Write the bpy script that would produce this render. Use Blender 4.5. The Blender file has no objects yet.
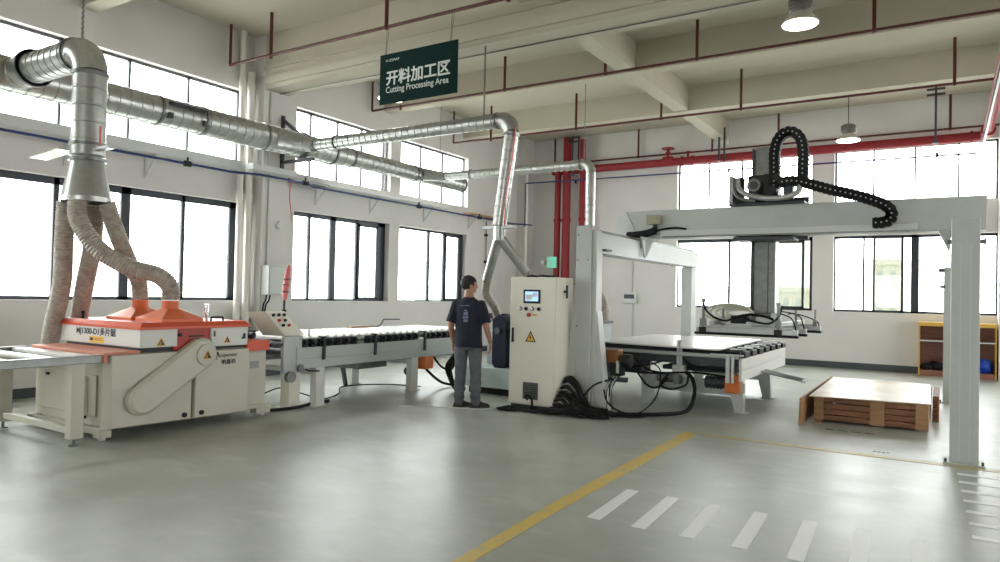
SKY = 9.0
EXPO = 0.42
HRZ = 3.0
HRS = ((6, 11.5), (12, 16.8))
HBS = ((-3.8, 2.2),)
FLOOR_R = (0.24, 0.48)
import bpy, bmesh, math, random
from mathutils import Vector, Matrix, noise as mnoise
random.seed(7)
S = bpy.context.scene
COL = S.collection
PI = math.pi
V3 = Vector

# ---------------------------------------------------------------- materials
def lin(c):
    def f(v):
        v /= 255.0
        return v / 12.92 if v <= 0.04045 else ((v + 0.055) / 1.055) ** 2.4
    return (f(c[0]), f(c[1]), f(c[2]), 1.0)

def mat(name, col, rough=0.5, metal=0.0, var=0.0, scale=6.0, bump=0.0, bscale=60.0, col2=None, spec=0.5, stretch=None, alpha=None):
    m = bpy.data.materials.new(name); m.use_nodes = True
    nt = m.node_tree; N = nt.nodes; L = nt.links
    b = N['Principled BSDF']
    b.inputs['Base Color'].default_value = lin(col)
    b.inputs['Roughness'].default_value = rough
    b.inputs['Metallic'].default_value = metal
    b.inputs['Specular IOR Level'].default_value = spec
    tc = N.new('ShaderNodeTexCoord'); mp = N.new('ShaderNodeMapping')
    L.new(tc.outputs['Object'], mp.inputs['Vector'])
    if stretch: mp.inputs['Scale'].default_value = stretch
    if var > 0 or col2:
        n = N.new('ShaderNodeTexNoise'); n.inputs['Scale'].default_value = scale; n.inputs['Detail'].default_value = 5
        L.new(mp.outputs['Vector'], n.inputs['Vector'])
        r = N.new('ShaderNodeValToRGB'); r.color_ramp.elements[0].position = 0.32; r.color_ramp.elements[1].position = 0.68
        a = lin(col)
        c2 = lin(col2) if col2 else tuple(a[i] * (1 - var) for i in range(3)) + (1,)
        r.color_ramp.elements[0].color = c2; r.color_ramp.elements[1].color = a
        L.new(n.outputs['Fac'], r.inputs['Fac']); L.new(r.outputs['Color'], b.inputs['Base Color'])
    if bump > 0:
        n2 = N.new('ShaderNodeTexNoise'); n2.inputs['Scale'].default_value = bscale; n2.inputs['Detail'].default_value = 3
        L.new(mp.outputs['Vector'], n2.inputs['Vector'])
        bp = N.new('ShaderNodeBump'); bp.inputs['Strength'].default_value = bump; bp.inputs['Distance'].default_value = 0.01
        L.new(n2.outputs['Fac'], bp.inputs['Height']); L.new(bp.outputs['Normal'], b.inputs['Normal'])
    return m

def emit(name, col, strength):
    m = bpy.data.materials.new(name); m.use_nodes = True
    b = m.node_tree.nodes['Principled BSDF']
    b.inputs['Base Color'].default_value = lin(col); b.inputs['Emission Color'].default_value = lin(col)
    b.inputs['Emission Strength'].default_value = strength
    return m

M = {}
M['wall'] = mat('plaster wall', (214, 212, 209), 0.85, var=0.05, scale=1.5, bump=0.08, bscale=90)
M['ceil'] = mat('ceiling plaster', (188, 182, 167), 0.9, var=0.05, scale=0.8, bump=0.05, bscale=50)
M['base'] = mat('dark grey skirting', (66, 70, 74), 0.55)
M['frame'] = mat('dark window aluminium', (46, 50, 58), 0.45, 0.2)
M['frame2'] = mat('grey window aluminium', (88, 90, 92), 0.45, 0.3)
M['white'] = mat('white powder coat', (214, 215, 210), 0.42, var=0.04, scale=3)
M['cream'] = mat('machine cream paint', (196, 194, 180), 0.38, var=0.05, scale=4)
M['cream2'] = mat('cabinet beige paint', (228, 226, 212), 0.45, var=0.03, scale=3)
M['gantry'] = mat('gantry grey paint', (194, 198, 194), 0.45, var=0.06, scale=5)
M['gantryw'] = mat('gantry pale paint', (208, 211, 209), 0.4, var=0.04, scale=5)
M['paleblue'] = mat('pale blue grey paint', (182, 196, 197), 0.4, var=0.05, scale=4)
M['convgrey'] = mat('conveyor grey paint', (186, 191, 189), 0.42, var=0.05, scale=4)
M['orange'] = mat('orange red paint', (214, 84, 48), 0.38, var=0.08, scale=8)
M['orangec'] = mat('orange cast paint', (226, 112, 62), 0.45, var=0.12, scale=10)
M['redpanel'] = mat('red panel paint', (178, 50, 40), 0.45, var=0.1, scale=9)
M['salmon'] = mat('faded red table', (204, 132, 108), 0.5, var=0.08, scale=9)
M['steel'] = mat('galvanised steel', (186, 188, 184), 0.34, 0.8, var=0.14, scale=14, bump=0.05, bscale=30)
M['steeld'] = mat('dull steel', (132, 134, 132), 0.4, 0.7, var=0.2, scale=14)
M['alu'] = mat('aluminium profile', (178, 180, 180), 0.35, 0.6, var=0.08, scale=10)
M['black'] = mat('black rubber', (22, 22, 24), 0.6, spec=0.25)
M['blackp'] = mat('black plastic', (28, 29, 32), 0.45, spec=0.3)
M['dark'] = mat('dark grey metal', (70, 72, 76), 0.45, 0.4, var=0.15, scale=12)
M['hose'] = mat('brown grey hose', (180, 171, 160), 0.45, var=0.14, scale=20, col2=(146, 136, 126))
M['red'] = mat('fire pipe red', (142, 28, 36), 0.55, var=0.12, scale=6)
M['darkred'] = mat('sprinkler pipe dark red', (82, 26, 22), 0.5, var=0.15, scale=6)
M['blue'] = mat('blue air pipe', (30, 46, 104), 0.45)
M['green'] = mat('dark green sign', (16, 44, 42), 0.7, spec=0.1, var=0.05, scale=4)
M['ink'] = mat('sign lettering pale', (214, 222, 220), 0.6)
M['inkd'] = mat('dark lettering', (34, 34, 44), 0.6)
M['yellowl'] = mat('yellow sticker', (232, 178, 52), 0.5)
M['warn'] = mat('warning sticker', (214, 158, 40), 0.5)
M['pvc'] = mat('white pvc pipe', (226, 224, 216), 0.35)
M['wood'] = mat('brown plank', (150, 102, 66), 0.6, col2=(112, 72, 46), scale=3, stretch=(1.2, 1, 14), bump=0.1)
M['woodl'] = mat('pale plywood', (176, 136, 94), 0.6, col2=(152, 114, 78), scale=4, stretch=(1, 1, 8))
M['ply'] = mat('plywood board top', (206, 190, 166), 0.35, col2=(176, 150, 120), scale=2.2, bump=0.05)
M['shelfw'] = mat('brown veneer', (142, 96, 78), 0.5, col2=(122, 78, 62), scale=3, stretch=(1, 1, 9))
M['shelfy'] = mat('yellow ochre edge board', (214, 170, 74), 0.5, var=0.1, scale=5)
M['bluebag'] = mat('blue plastic bag', (30, 74, 190), 0.3, var=0.3, scale=20)
M['skin'] = mat('skin', (176, 128, 104), 0.55, var=0.06, scale=12)
M['hair'] = mat('black hair', (24, 22, 22), 0.6, bump=0.3, bscale=200)
M['navy'] = mat('navy cotton', (30, 34, 52), 0.85, var=0.12, scale=20, bump=0.1)
M['jean'] = mat('grey cotton trousers', (104, 106, 112), 0.85, col2=(84, 87, 93), scale=9, bump=0.15)
M['shoe'] = mat('dark shoe', (44, 42, 42), 0.6)
M['printw'] = mat('faded shirt print', (120, 124, 150), 0.8)
M['pink'] = mat('pink plastic wrap', (226, 120, 120), 0.35, var=0.15, scale=30)
M['orangem'] = mat('orange motor', (216, 112, 40), 0.45, var=0.1, scale=12)
M['amber'] = mat('amber gearbox', (136, 88, 42), 0.45, 0.3, var=0.2, scale=12)
M['chrome'] = mat('chrome', (210, 210, 210), 0.15, 0.95)
M['board'] = mat('white laminate board', (226, 226, 224), 0.3)
M['screen'] = emit('lcd screen', (150, 190, 235), 0.9)
M['exit'] = emit('green exit sign', (120, 215, 185), 0.25)
M['dots'] = mat('grey link pins', (168, 168, 166), 0.5)
M['boxb'] = mat('beige box', (160, 157, 134), 0.5)
M['exitink'] = mat('white print', (240, 250, 245), 0.5)
M['lampdisc'] = emit('lamp diffuser', (255, 253, 245), 9.0)
M['lamph'] = mat('lamp housing grey', (112, 108, 104), 0.4, 0.5)
M['lampw'] = mat('lamp reflector', (196, 192, 184), 0.35, 0.4)
M['pad'] = mat('clear plastic sheet', (204, 204, 190), 0.25)
M['redknob'] = mat('red switch', (190, 40, 34), 0.4)
M['leaf'] = mat('distant foliage', (196, 206, 190), 0.9, var=0.3, scale=1.0)
M['bldg'] = mat('distant building cream', (240, 240, 228), 0.9)
M['bldgd'] = mat('distant building windows', (206, 212, 210), 0.6)
M['ground'] = mat('yard concrete', (200, 200, 194), 0.9)

def glass_mat(name, tint):
    m = bpy.data.materials.new(name); m.use_nodes = True
    nt = m.node_tree; N = nt.nodes; L = nt.links
    N.remove(N['Principled BSDF'])
    t = N.new('ShaderNodeBsdfTransparent'); t.inputs['Color'].default_value = tint
    g = N.new('ShaderNodeBsdfGlossy'); g.inputs['Roughness'].default_value = 0.02
    mx = N.new('ShaderNodeMixShader'); lw = N.new('ShaderNodeLayerWeight'); lw.inputs['Blend'].default_value = .5; pw = N.new('ShaderNodeMath'); pw.operation = 'POWER'; pw.inputs[1].default_value = 4
    f = N.new('ShaderNodeMath'); f.operation = 'MULTIPLY_ADD'; f.inputs[1].default_value = .5; f.inputs[2].default_value = .03
    L.new(lw.outputs['Facing'], pw.inputs[0]); L.new(pw.outputs[0], f.inputs[0]); L.new(f.outputs[0], mx.inputs['Fac']); L.new(t.outputs[0], mx.inputs[1]); L.new(g.outputs[0], mx.inputs[2])
    L.new(mx.outputs[0], N['Material Output'].inputs['Surface'])
    return m
M['glass'] = glass_mat('window glass', (0.95, 0.97, 0.96, 1))
M['glasst'] = glass_mat('double tinted glass', (0.335, 0.345, 0.325, 1))

def floor_mat():
    m = mat('epoxy floor', (160, 164, 156), 0.3)
    nt = m.node_tree; N = nt.nodes; L = nt.links; b = N['Principled BSDF']
    tc = N.new('ShaderNodeTexCoord')
    n1 = N.new('ShaderNodeTexNoise'); n1.inputs['Scale'].default_value = 0.9; n1.inputs['Detail'].default_value = 8; n1.inputs['Roughness'].default_value = 0.62
    n2 = N.new('ShaderNodeTexNoise'); n2.inputs['Scale'].default_value = 2.6; n2.inputs['Detail'].default_value = 9; n2.inputs['Roughness'].default_value = 0.7
    mp = N.new('ShaderNodeMapping'); mp.inputs['Rotation'].default_value = (0, 0, 0.5); mp.inputs['Scale'].default_value = (1, 2.4, 1)
    n3 = N.new('ShaderNodeTexNoise'); n3.inputs['Scale'].default_value = 2.2; n3.inputs['Detail'].default_value = 6
    for n in (n1, n2): L.new(tc.outputs['Object'], n.inputs['Vector'])
    L.new(tc.outputs['Object'], mp.inputs['Vector']); L.new(mp.outputs['Vector'], n3.inputs['Vector'])
    r1 = N.new('ShaderNodeValToRGB'); e = r1.color_ramp.elements
    e[0].position = .3; e[0].color = lin((156, 160, 151)); e[1].position = .7; e[1].color = lin((184, 187, 180))
    L.new(n1.outputs['Fac'], r1.inputs['Fac'])
    r2 = N.new('ShaderNodeValToRGB'); e = r2.color_ramp.elements
    e[0].position = .34; e[0].color = (.87, .87, .86, 1); e[1].position = .60; e[1].color = (1, 1, 1, 1)
    L.new(n2.outputs['Fac'], r2.inputs['Fac'])
    mx = N.new('ShaderNodeMix'); mx.data_type = 'RGBA'; mx.blend_type = 'MULTIPLY'; mx.inputs['Factor'].default_value = 1
    L.new(r1.outputs['Color'], mx.inputs[6]); L.new(r2.outputs['Color'], mx.inputs[7])
    r3 = N.new('ShaderNodeValToRGB'); e = r3.color_ramp.elements
    e[0].position = .54; e[0].color = (0, 0, 0, 1); e[1].position = .72; e[1].color = (.32, .32, .32, 1)
    L.new(n3.outputs['Fac'], r3.inputs['Fac'])
    mx2 = N.new('ShaderNodeMix'); mx2.data_type = 'RGBA'; mx2.blend_type = 'MIX'
    L.new(r3.outputs['Color'], mx2.inputs['Factor']); L.new(mx.outputs[2], mx2.inputs[6]); mx2.inputs[7].default_value = lin((205, 206, 200))
    L.new(mx2.outputs[2], b.inputs['Base Color'])
    mr = N.new('ShaderNodeMapRange'); mr.inputs['To Min'].default_value = FLOOR_R[0]; mr.inputs['To Max'].default_value = FLOOR_R[1]
    L.new(n2.outputs['Fac'], mr.inputs['Value']); L.new(mr.outputs[0], b.inputs['Roughness'])
    b.inputs['Specular IOR Level'].default_value = 0.6
    bp = N.new('ShaderNodeBump'); bp.inputs['Strength'].default_value = 0.13; bp.inputs['Distance'].default_value = 0.02
    n4 = N.new('ShaderNodeTexNoise'); n4.inputs['Scale'].default_value = 3.0; n4.inputs['Detail'].default_value = 3
    mp4 = N.new('ShaderNodeMapping'); mp4.inputs['Rotation'].default_value = (0, 0, 0.35); mp4.inputs['Scale'].default_value = (.8, 2.2, 1)
    L.new(tc.outputs['Object'], mp4.inputs['Vector']); L.new(mp4.outputs['Vector'], n4.inputs['Vector']); L.new(n4.outputs['Fac'], bp.inputs['Height']); L.new(bp.outputs['Normal'], b.inputs['Normal'])
    return m
M['floor'] = floor_mat()

def worn_paint(name, col, amount):
    m = mat(name, col, 0.45)
    nt = m.node_tree; N = nt.nodes; L = nt.links; b = N['Principled BSDF']
    tc = N.new('ShaderNodeTexCoord'); n = N.new('ShaderNodeTexNoise'); n.inputs['Scale'].default_value = 7; n.inputs['Detail'].default_value = 9; n.inputs['Roughness'].default_value = .75
    L.new(tc.outputs['Object'], n.inputs['Vector'])
    r = N.new('ShaderNodeValToRGB'); e = r.color_ramp.elements
    e[0].position = amount - .12; e[0].color = lin((166, 168, 156)); e[1].position = amount + .06; e[1].color = lin(col)
    L.new(n.outputs['Fac'], r.inputs['Fac']); L.new(r.outputs['Color'], b.inputs['Base Color'])
    return m
M['yline'] = worn_paint('worn yellow floor paint', (208, 180, 84), 0.42)
M['ylinew'] = worn_paint('very worn yellow floor paint', (196, 178, 108), 0.5)
M['wline'] = worn_paint('worn white floor paint', (236, 238, 236), 0.28)

# ---------------------------------------------------------------- mesh builder
class MB:
    def __init__(self): self.bm = bmesh.new(); self.mi = 0
    def _f(self, vs):
        try:
            f = self.bm.faces.new(vs); f.material_index = self.mi; return f
        except ValueError: return None
    def box(self, x0, x1, y0, y1, z0, z1):
        v = [self.bm.verts.new((x, y, z)) for z in (z0, z1) for y in (y0, y1) for x in (x0, x1)]
        for q in ((0, 2, 3, 1), (4, 5, 7, 6), (0, 1, 5, 4), (2, 6, 7, 3), (0, 4, 6, 2), (1, 3, 7, 5)): self._f([v[i] for i in q])
        return self
    def obox(self, c, sx, sy, sz, rot=None):
        R = rot if rot else Matrix.Identity(3)
        v = []
        for z in (-.5, .5):
            for y in (-.5, .5):
                for x in (-.5, .5): v.append(self.bm.verts.new(V3(c) + R @ V3((x * sx, y * sy, z * sz))))
        for q in ((0, 2, 3, 1), (4, 5, 7, 6), (0, 1, 5, 4), (2, 6, 7, 3), (0, 4, 6, 2), (1, 3, 7, 5)): self._f([v[i] for i in q])
        return self
    def hull8(self, p):   # p: bottom 4 (ccw), top 4
        v = [self.bm.verts.new(q) for q in p]
        for q in ((3, 2, 1, 0), (4, 5, 6, 7), (0, 1, 5, 4), (1, 2, 6, 5), (2, 3, 7, 6), (3, 0, 4, 7)): self._f([v[i] for i in q])
        return self
    def prism(self, pts, off):   # planar polygon pts (3d), extruded by off
        a = [self.bm.verts.new(p) for p in pts]; o = V3(off)
        b = [self.bm.verts.new(V3(p) + o) for p in pts]; n = len(a)
        self._f(a[::-1]); self._f(b)
        for i in range(n): self._f([a[i], a[(i + 1) % n], b[(i + 1) % n], b[i]])
        return self
    def sweep(self, pts, rad, seg=12, cap=True, ell=None):
        P = [V3(p) for p in pts]; n = len(P)
        R = rad if callable(rad) else ((lambda i: rad[i]) if isinstance(rad, (list, tuple)) else (lambda i: rad))
        t0 = (P[1] - P[0]).normalized()
        up = V3((0, 0, 1)) if abs(t0.z) < .9 else V3((0, 1, 0))
        u = t0.cross(up).normalized(); rings = []
        for i in range(n):
            t = ((P[min(i + 1, n - 1)] - P[i]).normalized() + (P[i] - P[max(i - 1, 0)]).normalized())
            if t.length < 1e-6: t = t0
            t.normalize(); u = (u - t * u.dot(t))
            if u.length < 1e-6: u = t.orthogonal()
            u.normalize(); w = t.cross(u); r = R(i)
            e = ell if ell else (1, 1)
            rings.append([self.bm.verts.new(P[i] + (u * math.cos(2 * PI * k / seg) * e[0] + w * math.sin(2 * PI * k / seg) * e[1]) * r) for k in range(seg)])
        for i in range(n - 1):
            for k in range(seg): self._f([rings[i][k], rings[i][(k + 1) % seg], rings[i + 1][(k + 1) % seg], rings[i + 1][k]])
        if cap: self._f(rings[0][::-1]); self._f(rings[-1])
        return self
    def cyl(self, p, q, r, r2=None, seg=16): return self.sweep([p, q], [r, r if r2 is None else r2], seg)
    def lathe(self, prof, o=(0, 0, 0), axis='Z', seg=24):
        rings = []
        for r, h in prof:
            ring = []
            for k in range(seg):
                a = 2 * PI * k / seg; c, s = r * math.cos(a), r * math.sin(a)
                p = {'Z': (c, s, h), 'X': (h, c, s), 'Y': (s, h, c)}[axis]
                ring.append(self.bm.verts.new(V3(o) + V3(p)))
            rings.append(ring)
        for i in range(len(rings) - 1):
            for k in range(seg): self._f([rings[i][k], rings[i][(k + 1) % seg], rings[i + 1][(k + 1) % seg], rings[i + 1][k]])
        self._f(rings[0][::-1]); self._f(rings[-1])
        return self
    def sphere(self, c, rx, ry=None, rz=None, seg=14, ring=9):
        ry = ry or rx; rz = rz or rx
        prof = []
        rings = []
        top = self.bm.verts.new(V3(c) + V3((0, 0, rz))); bot = self.bm.verts.new(V3(c) - V3((0, 0, rz)))
        for j in range(1, ring):
            a = PI * j / ring
            rings.append([self.bm.verts.new(V3(c) + V3((rx * math.sin(a) * math.cos(2 * PI * k / seg), ry * math.sin(a) * math.sin(2 * PI * k / seg), rz * math.cos(a)))) for k in range(seg)])
        for k in range(seg):
            self._f([top, rings[0][k], rings[0][(k + 1) % seg]]); self._f([bot, rings[-1][(k + 1) % seg], rings[-1][k]])
        for i in range(len(rings) - 1):
            for k in range(seg): self._f([rings[i][k], rings[i + 1][k], rings[i + 1][(k + 1) % seg], rings[i][(k + 1) % seg]])
        return self
    def duct(self, p, q, r, r2=None, pitch=.14, seg=28):
        p, q = V3(p), V3(q); L_ = (q - p).length; n = max(1, int(L_ / pitch)); r2 = r if r2 is None else r2
        pts, rr = [], []
        for i in range(n + 1):
            t = i / n; b = r + (r2 - r) * t
            for dt, dr in ((-.012, 0), (-.010, -.004), (-.007, .007), (.007, .007), (.010, -.004), (.012, 0)):
                tt = t + dt / L_
                if 0 <= tt <= 1: pts.append(p.lerp(q, tt)); rr.append(b + dr)
        if (pts[0] - p).length > 1e-5: pts.insert(0, p); rr.insert(0, r)
        if (pts[-1] - q).length > 1e-5: pts.append(q); rr.append(r2)
        return self.sweep(pts, rr, seg)
    def build(self, name, m, parent=None, bevel=0, smooth=True, seg=2, label=None):
        bmesh.ops.recalc_face_normals(self.bm, faces=self.bm.faces[:])
        me = bpy.data.meshes.new(name)
        org = parent_world(parent) if parent else V3((0, 0, 0))
        if not parent:
            org = V3((0, 0, 0))
            vs = self.bm.verts[:]
            if vs:
                xs = [v.co for v in vs]
                org = V3(((min(c.x for c in xs) + max(c.x for c in xs)) / 2, (min(c.y for c in xs) + max(c.y for c in xs)) / 2, min(c.z for c in xs)))
        bmesh.ops.translate(self.bm, verts=self.bm.verts[:], vec=-org)
        self.bm.to_mesh(me); self.bm.free()
        for mm in (m if isinstance(m, (list, tuple)) else [m]): me.materials.append(M[mm] if isinstance(mm, str) else mm)
        if smooth:
            me.polygons.foreach_set('use_smooth', [True] * len(me.polygons)); me.set_sharp_from_angle(angle=math.radians(35))
        o = bpy.data.objects.new(name, me); COL.objects.link(o)
        if parent: o.parent = parent
        else: o.location = org
        if bevel:
            md = o.modifiers.new('edge', 'BEVEL'); md.width = bevel; md.segments = seg; md.limit_method = 'ANGLE'; md.angle_limit = math.radians(50)
        if label: o['label'] = label
        return o

def parent_world(o):
    v = V3((0, 0, 0))
    while o: v += o.location; o = o.parent
    return v

def thing(name, loc, label, cat, group=None):
    o = bpy.data.objects.new(name, None); COL.objects.link(o); o.location = loc; o.empty_display_size = .1
    o['label'] = label; o['category'] = cat
    if group: o['group'] = group
    return o
def tag(o, label, cat, group=None):
    o['label'] = label; o['category'] = cat
    if group: o['group'] = group
    return o
def struct(o): o['kind'] = 'structure'; return o
def dup(o, off, label=None, parent=None):
    c = o.copy(); COL.objects.link(c)
    if parent: c.parent = parent
    else: c.location = o.location + V3(off)
    for ch in list(o.children):
        dup(ch, None, None, c)
    if label: c['label'] = label
    return c

def spline(ctrl, n=8):
    P = [V3(p) for p in ctrl]; P = [P[0] * 2 - P[1]] + P + [P[-1] * 2 - P[-2]]; out = []
    for i in range(1, len(P) - 2):
        for k in range(n):
            t = k / n; a, b, c, d = P[i - 1], P[i], P[i + 1], P[i + 2]
            out.append(.5 * ((2 * b) + (c - a) * t + (2 * a - 5 * b + 4 * c - d) * t * t + (3 * b - a - 3 * c + d) * t ** 3))
    out.append(P[-2]); return out
def resample(pts, step):
    out = [pts[0]]; acc = 0
    for a, b in zip(pts, pts[1:]):
        L_ = (b - a).length; d = step - acc
        while d <= L_: out.append(a.lerp(b, d / L_)); d += step
        acc = L_ - (d - step)
    return out
def tube(name, ctrl, r, m, parent=None, seg=8, n=8):
    mb = MB(); mb.sweep(spline(ctrl, n), r, seg); return mb.build(name, m, parent)
def flexhose(name, ctrl, r, m='hose', parent=None, pitch=.032, amp=.045, seg=20):
    pts = resample(spline(ctrl, 24), pitch / 2); mb = MB()
    mb.sweep(pts, lambda i: r * (1 + (amp if i % 2 else -amp)), seg); return mb.build(name, m, parent)

def text_mesh(body, size, mat_, parent, origin, xdir, ydir, name='lettering', depth=.002, width=None, bold=0.0, align='LEFT', shear=0, label=None):
    cu = bpy.data.curves.new(name, 'FONT'); cu.body = body; cu.size = size; cu.extrude = depth / 2; cu.offset = bold; cu.align_x = align; cu.shear = shear; cu.resolution_u = 3
    t = bpy.data.objects.new(name, cu); COL.objects.link(t)
    dg = bpy.context.evaluated_depsgraph_get(); me = bpy.data.meshes.new_from_object(t.evaluated_get(dg))
    bpy.data.objects.remove(t); bpy.data.curves.remove(cu)
    if len(me.vertices) == 0: return None
    xs = [v.co.x for v in me.vertices]; x0, x1 = min(xs), max(xs); w = x1 - x0
    s = (width / w) if width else 1.0
    X, Y = V3(xdir).normalized(), V3(ydir).normalized(); Z = X.cross(Y); O = V3(origin) - parent_world(parent)
    cx = x0 if align == 'LEFT' else (x0 + x1) / 2
    for v in me.vertices:
        c = v.co.copy(); v.co = O + X * ((c.x - cx) * s) + Y * c.y + Z * c.z
    me.materials.clear(); me.materials.append(M[mat_])
    o = bpy.data.objects.new(name, me); COL.objects.link(o)
    if parent: o.parent = parent
    if label: o['label'] = label
    return o
# ---------------------------------------------------------------- the hall
XL, YF, ZC = -10.2, 17.45, 5.87
XR, YB = 9.0, -9.0
mb = MB(); mb.box(XL - .24, XR + .24, YB - .24, YF + .24, -.25, 0); struct(mb.build('floor', 'floor', smooth=False))

def wall_with_holes(name, axis, c0, c1, a0, a1, z0, z1, holes, extra=None):
    As = sorted({a0, a1} | {h[0] for h in holes} | {h[1] for h in holes}); Zs = sorted({z0, z1} | {h[2] for h in holes} | {h[3] for h in holes})
    mb = MB()
    for i in range(len(As) - 1):
        for j in range(len(Zs) - 1):
            ca, cz = (As[i] + As[i + 1]) / 2, (Zs[j] + Zs[j + 1]) / 2
            if any(h[0] < ca < h[1] and h[2] < cz < h[3] for h in holes): continue
            if axis == 'X': mb.box(c0, c1, As[i], As[i + 1], Zs[j], Zs[j + 1])
            else: mb.box(As[i], As[i + 1], c0, c1, Zs[j], Zs[j + 1])
    if extra: extra(mb)
    bmesh.ops.remove_doubles(mb.bm, verts=mb.bm.verts[:], dist=1e-5)
    seen = {}
    for f in mb.bm.faces[:]:
        k = tuple(sorted(v.index for v in f.verts)) if False else tuple(round(x, 4) for x in f.calc_center_median())
        seen.setdefault(k, []).append(f)
    for k, fs in seen.items():
        if len(fs) > 1 and not extra: bmesh.ops.delete(mb.bm, geom=fs, context='FACES_ONLY')
    return struct(mb.build(name, 'wall', smooth=False))
LZ0, LZ1, UZ0, UZ1 = 1.29, 2.97, 3.66, 4.90
leftw = [(-5.2, -1.4), (-.9, 2.9), (3.92, 7.80), (8.95, 11.60), (11.93, 14.52)]
farw = [(-5.77, -2.58), (-2.14, .90), (2.3, 5.3), (5.8, 8.6)]
hl = [(a, b, z0, z1) for a, b in leftw for z0, z1 in ((LZ0, LZ1), (UZ0, UZ1))]
def left_extra(mb):
    mb.box(XL, -9.9, 7.98, 8.52, 0, ZC)                       # column with the big girder
    mb.box(XL, -9.95, 16.95, YF, 0, ZC)                       # corner column
    mb.box(XL, -9.8, -2.0, -1.45, 0, ZC)
wall_with_holes('wall_left', 'X', XL - .24, XL, YB, YF, 0, ZC, hl, left_extra)
hf = [(a, b, z0, z1) for a, b in farw for z0, z1 in ((LZ0 - .02, LZ1), (UZ0, UZ1))]
def far_extra(mb):
    mb.box(.90, 1.45, 17.0, YF, 0, ZC)
    mb.box(-4.87, -4.47, 17.34, YF, 5.25, ZC)
wall_with_holes('wall_far', 'Y', YF, YF + .24, XL - .24, XR + .24, 0, ZC, hf, far_extra)
hr = [(a, b, 1.2, HRZ) for a, b in HRS]
wall_with_holes('wall_right', 'X', XR, XR + .24, YB, YF, 0, ZC, hr)
hb = [(a, b, 1.2, HRZ) for a, b in HBS]
wall_with_holes('wall_back', 'Y', YB - .24, YB, XL - .24, XR + .24, 0, ZC, hb)

mb = MB(); mb.box(XL - .24, XR + .24, YB - .24, YF + .24, ZC, ZC + .2)
def xbeam(y0, y1, z): mb.box(XL + (.3 if y0 in (-1.9, 7.98) else 0), XR, y0, y1, z, ZC)
for y0 in (-7.3, -4.3, 2.0, 5.05, 11.34, 14.26): xbeam(y0, y0 + .24, 5.36)
for y0 in (-1.9, 7.98): xbeam(y0, y0 + .50, 4.93)
mb.box(XL + .3, XR, 7.93, 7.98, 5.00, 5.12); mb.box(XL + .3, XR, 7.95, 7.98, 5.26, 5.32)
for x0 in (-4.82, 1.4, 6.8): mb.box(x0, x0 + .3, YB, YF, 5.38, ZC)
struct(mb.build('ceiling', 'ceil', smooth=False))
mb = MB(); mb.cyl((XL + .3, 8.30, 4.925), (XR, 8.30, 4.925), .012, seg=6); struct(mb.build('trim_1', 'lamph'))

for nm, f in (('baseboard_left', lambda m: (m.box(XL, XL + .02, YB, 7.96, 0, .13), m.box(-9.9, -9.88, 7.98, 8.52, 0, .13), m.box(XL, XL + .02, 8.52, 16.95, 0, .13), m.box(XL, -9.9, 7.96, 7.98, 0, .13))),
              ('baseboard_far', lambda m: m.box(-9.95, .9, YF - .02, YF, 0, .145))):
    mb = MB(); f(mb); struct(mb.build(nm, 'base', smooth=False))

# windows: frame + bars as one mesh, panes as a child
nwin = [0]
def window(axis, c, a0, a1, z0, z1, bars, fm, fw=.05, top=.05, bot=.04, tint=(), sashes=(), right=None, left=None):
    """c: plane of the frame centre, bars: (pos, width)"""
    nwin[0] += 1; f = MB(); g = MB(); gt = MB()
    def bx(m, p0, p1, q0, q1, d=.05, off=0):
        if axis == 'X': m.box(c - d / 2 + off, c + d / 2 + off, p0, p1, q0, q1)
        else: m.box(p0, p1, c - d / 2 - off, c + d / 2 - off, q0, q1)
    r = fw if right is None else right; l = fw if left is None else left
    bx(f, a0, a0 + l, z0, z1); bx(f, a1 - r, a1, z0, z1); bx(f, a0, a1, z1 - top, z1); bx(f, a0, a1, z0, z0 + bot)
    for p, w in bars: bx(f, p - w / 2, p + w / 2, z0, z1, .05)
    for s0, s1, w in sashes:
        bx(f, s0, s0 + w, z0 + bot, z1 - top, .03, .035); bx(f, s1 - w, s1, z0 + bot, z1 - top, .03, .035)
        bx(f, s0, s1, z0 + bot, z0 + bot + .04, .03, .035); bx(f, s0, s1, z1 - top - .05, z1 - top, .03, .035)
    o = struct(f.build('window_%d' % nwin[0], fm, smooth=False))
    edges = [a0 + l] + sorted(p for p, w in bars) + [a1 - r]
    for u, v in zip(edges, edges[1:]):
        if any(abs((u + v) / 2 - t) < .3 for t in tint): continue
        bx(g, u, v, z0 + bot, z1 - top, .006)
    if len(g.bm.faces): g.build('pane', 'glass', o, smooth=False)
    for u, v in zip(edges, edges[1:]):
        if any(abs((u + v) / 2 - t) < .3 for t in tint): bx(gt, u, v, z0 + bot, z1 - top, .006)
    if len(gt.bm.faces): gt.build('pane', 'glasst', o, smooth=False)
    return o
GX = XL - .15; GY = YF + .15
for a, b in leftw[:3]:
    n = 4; st = (b - a) / n
    bars = [(a + st * k, .035) for k in (1, 2, 3)]
    window('X', GX, a, b, UZ0, UZ1, bars, 'frame2', .05, .04, .03)
    lb = [(a + st, .07), (a + 2 * st, .14), (a + 3 * st - .03, .06)]
    window('X', GX, a, b, LZ0, LZ1, lb, 'frame', .07, .10, .05, right=.14)
window('X', GX, 8.95, 11.60, UZ0, UZ1, [(9.42, .04), (10.13, .04), (10.82, .04), (11.50, .04)], 'frame2', .02, .04, .02)
window('X', GX, 8.95, 11.60, LZ0, LZ1, [(9.45, .06), (10.07, .15), (10.74, .05)], 'frame', .02, .08, .04, sashes=[(10.76, 11.36, .05)], right=.22)
window('X', GX, 11.93, 14.52, UZ0, UZ1, [(12.78, .045), (13.62, .045)], 'frame2', .02, .04, .02)
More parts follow.
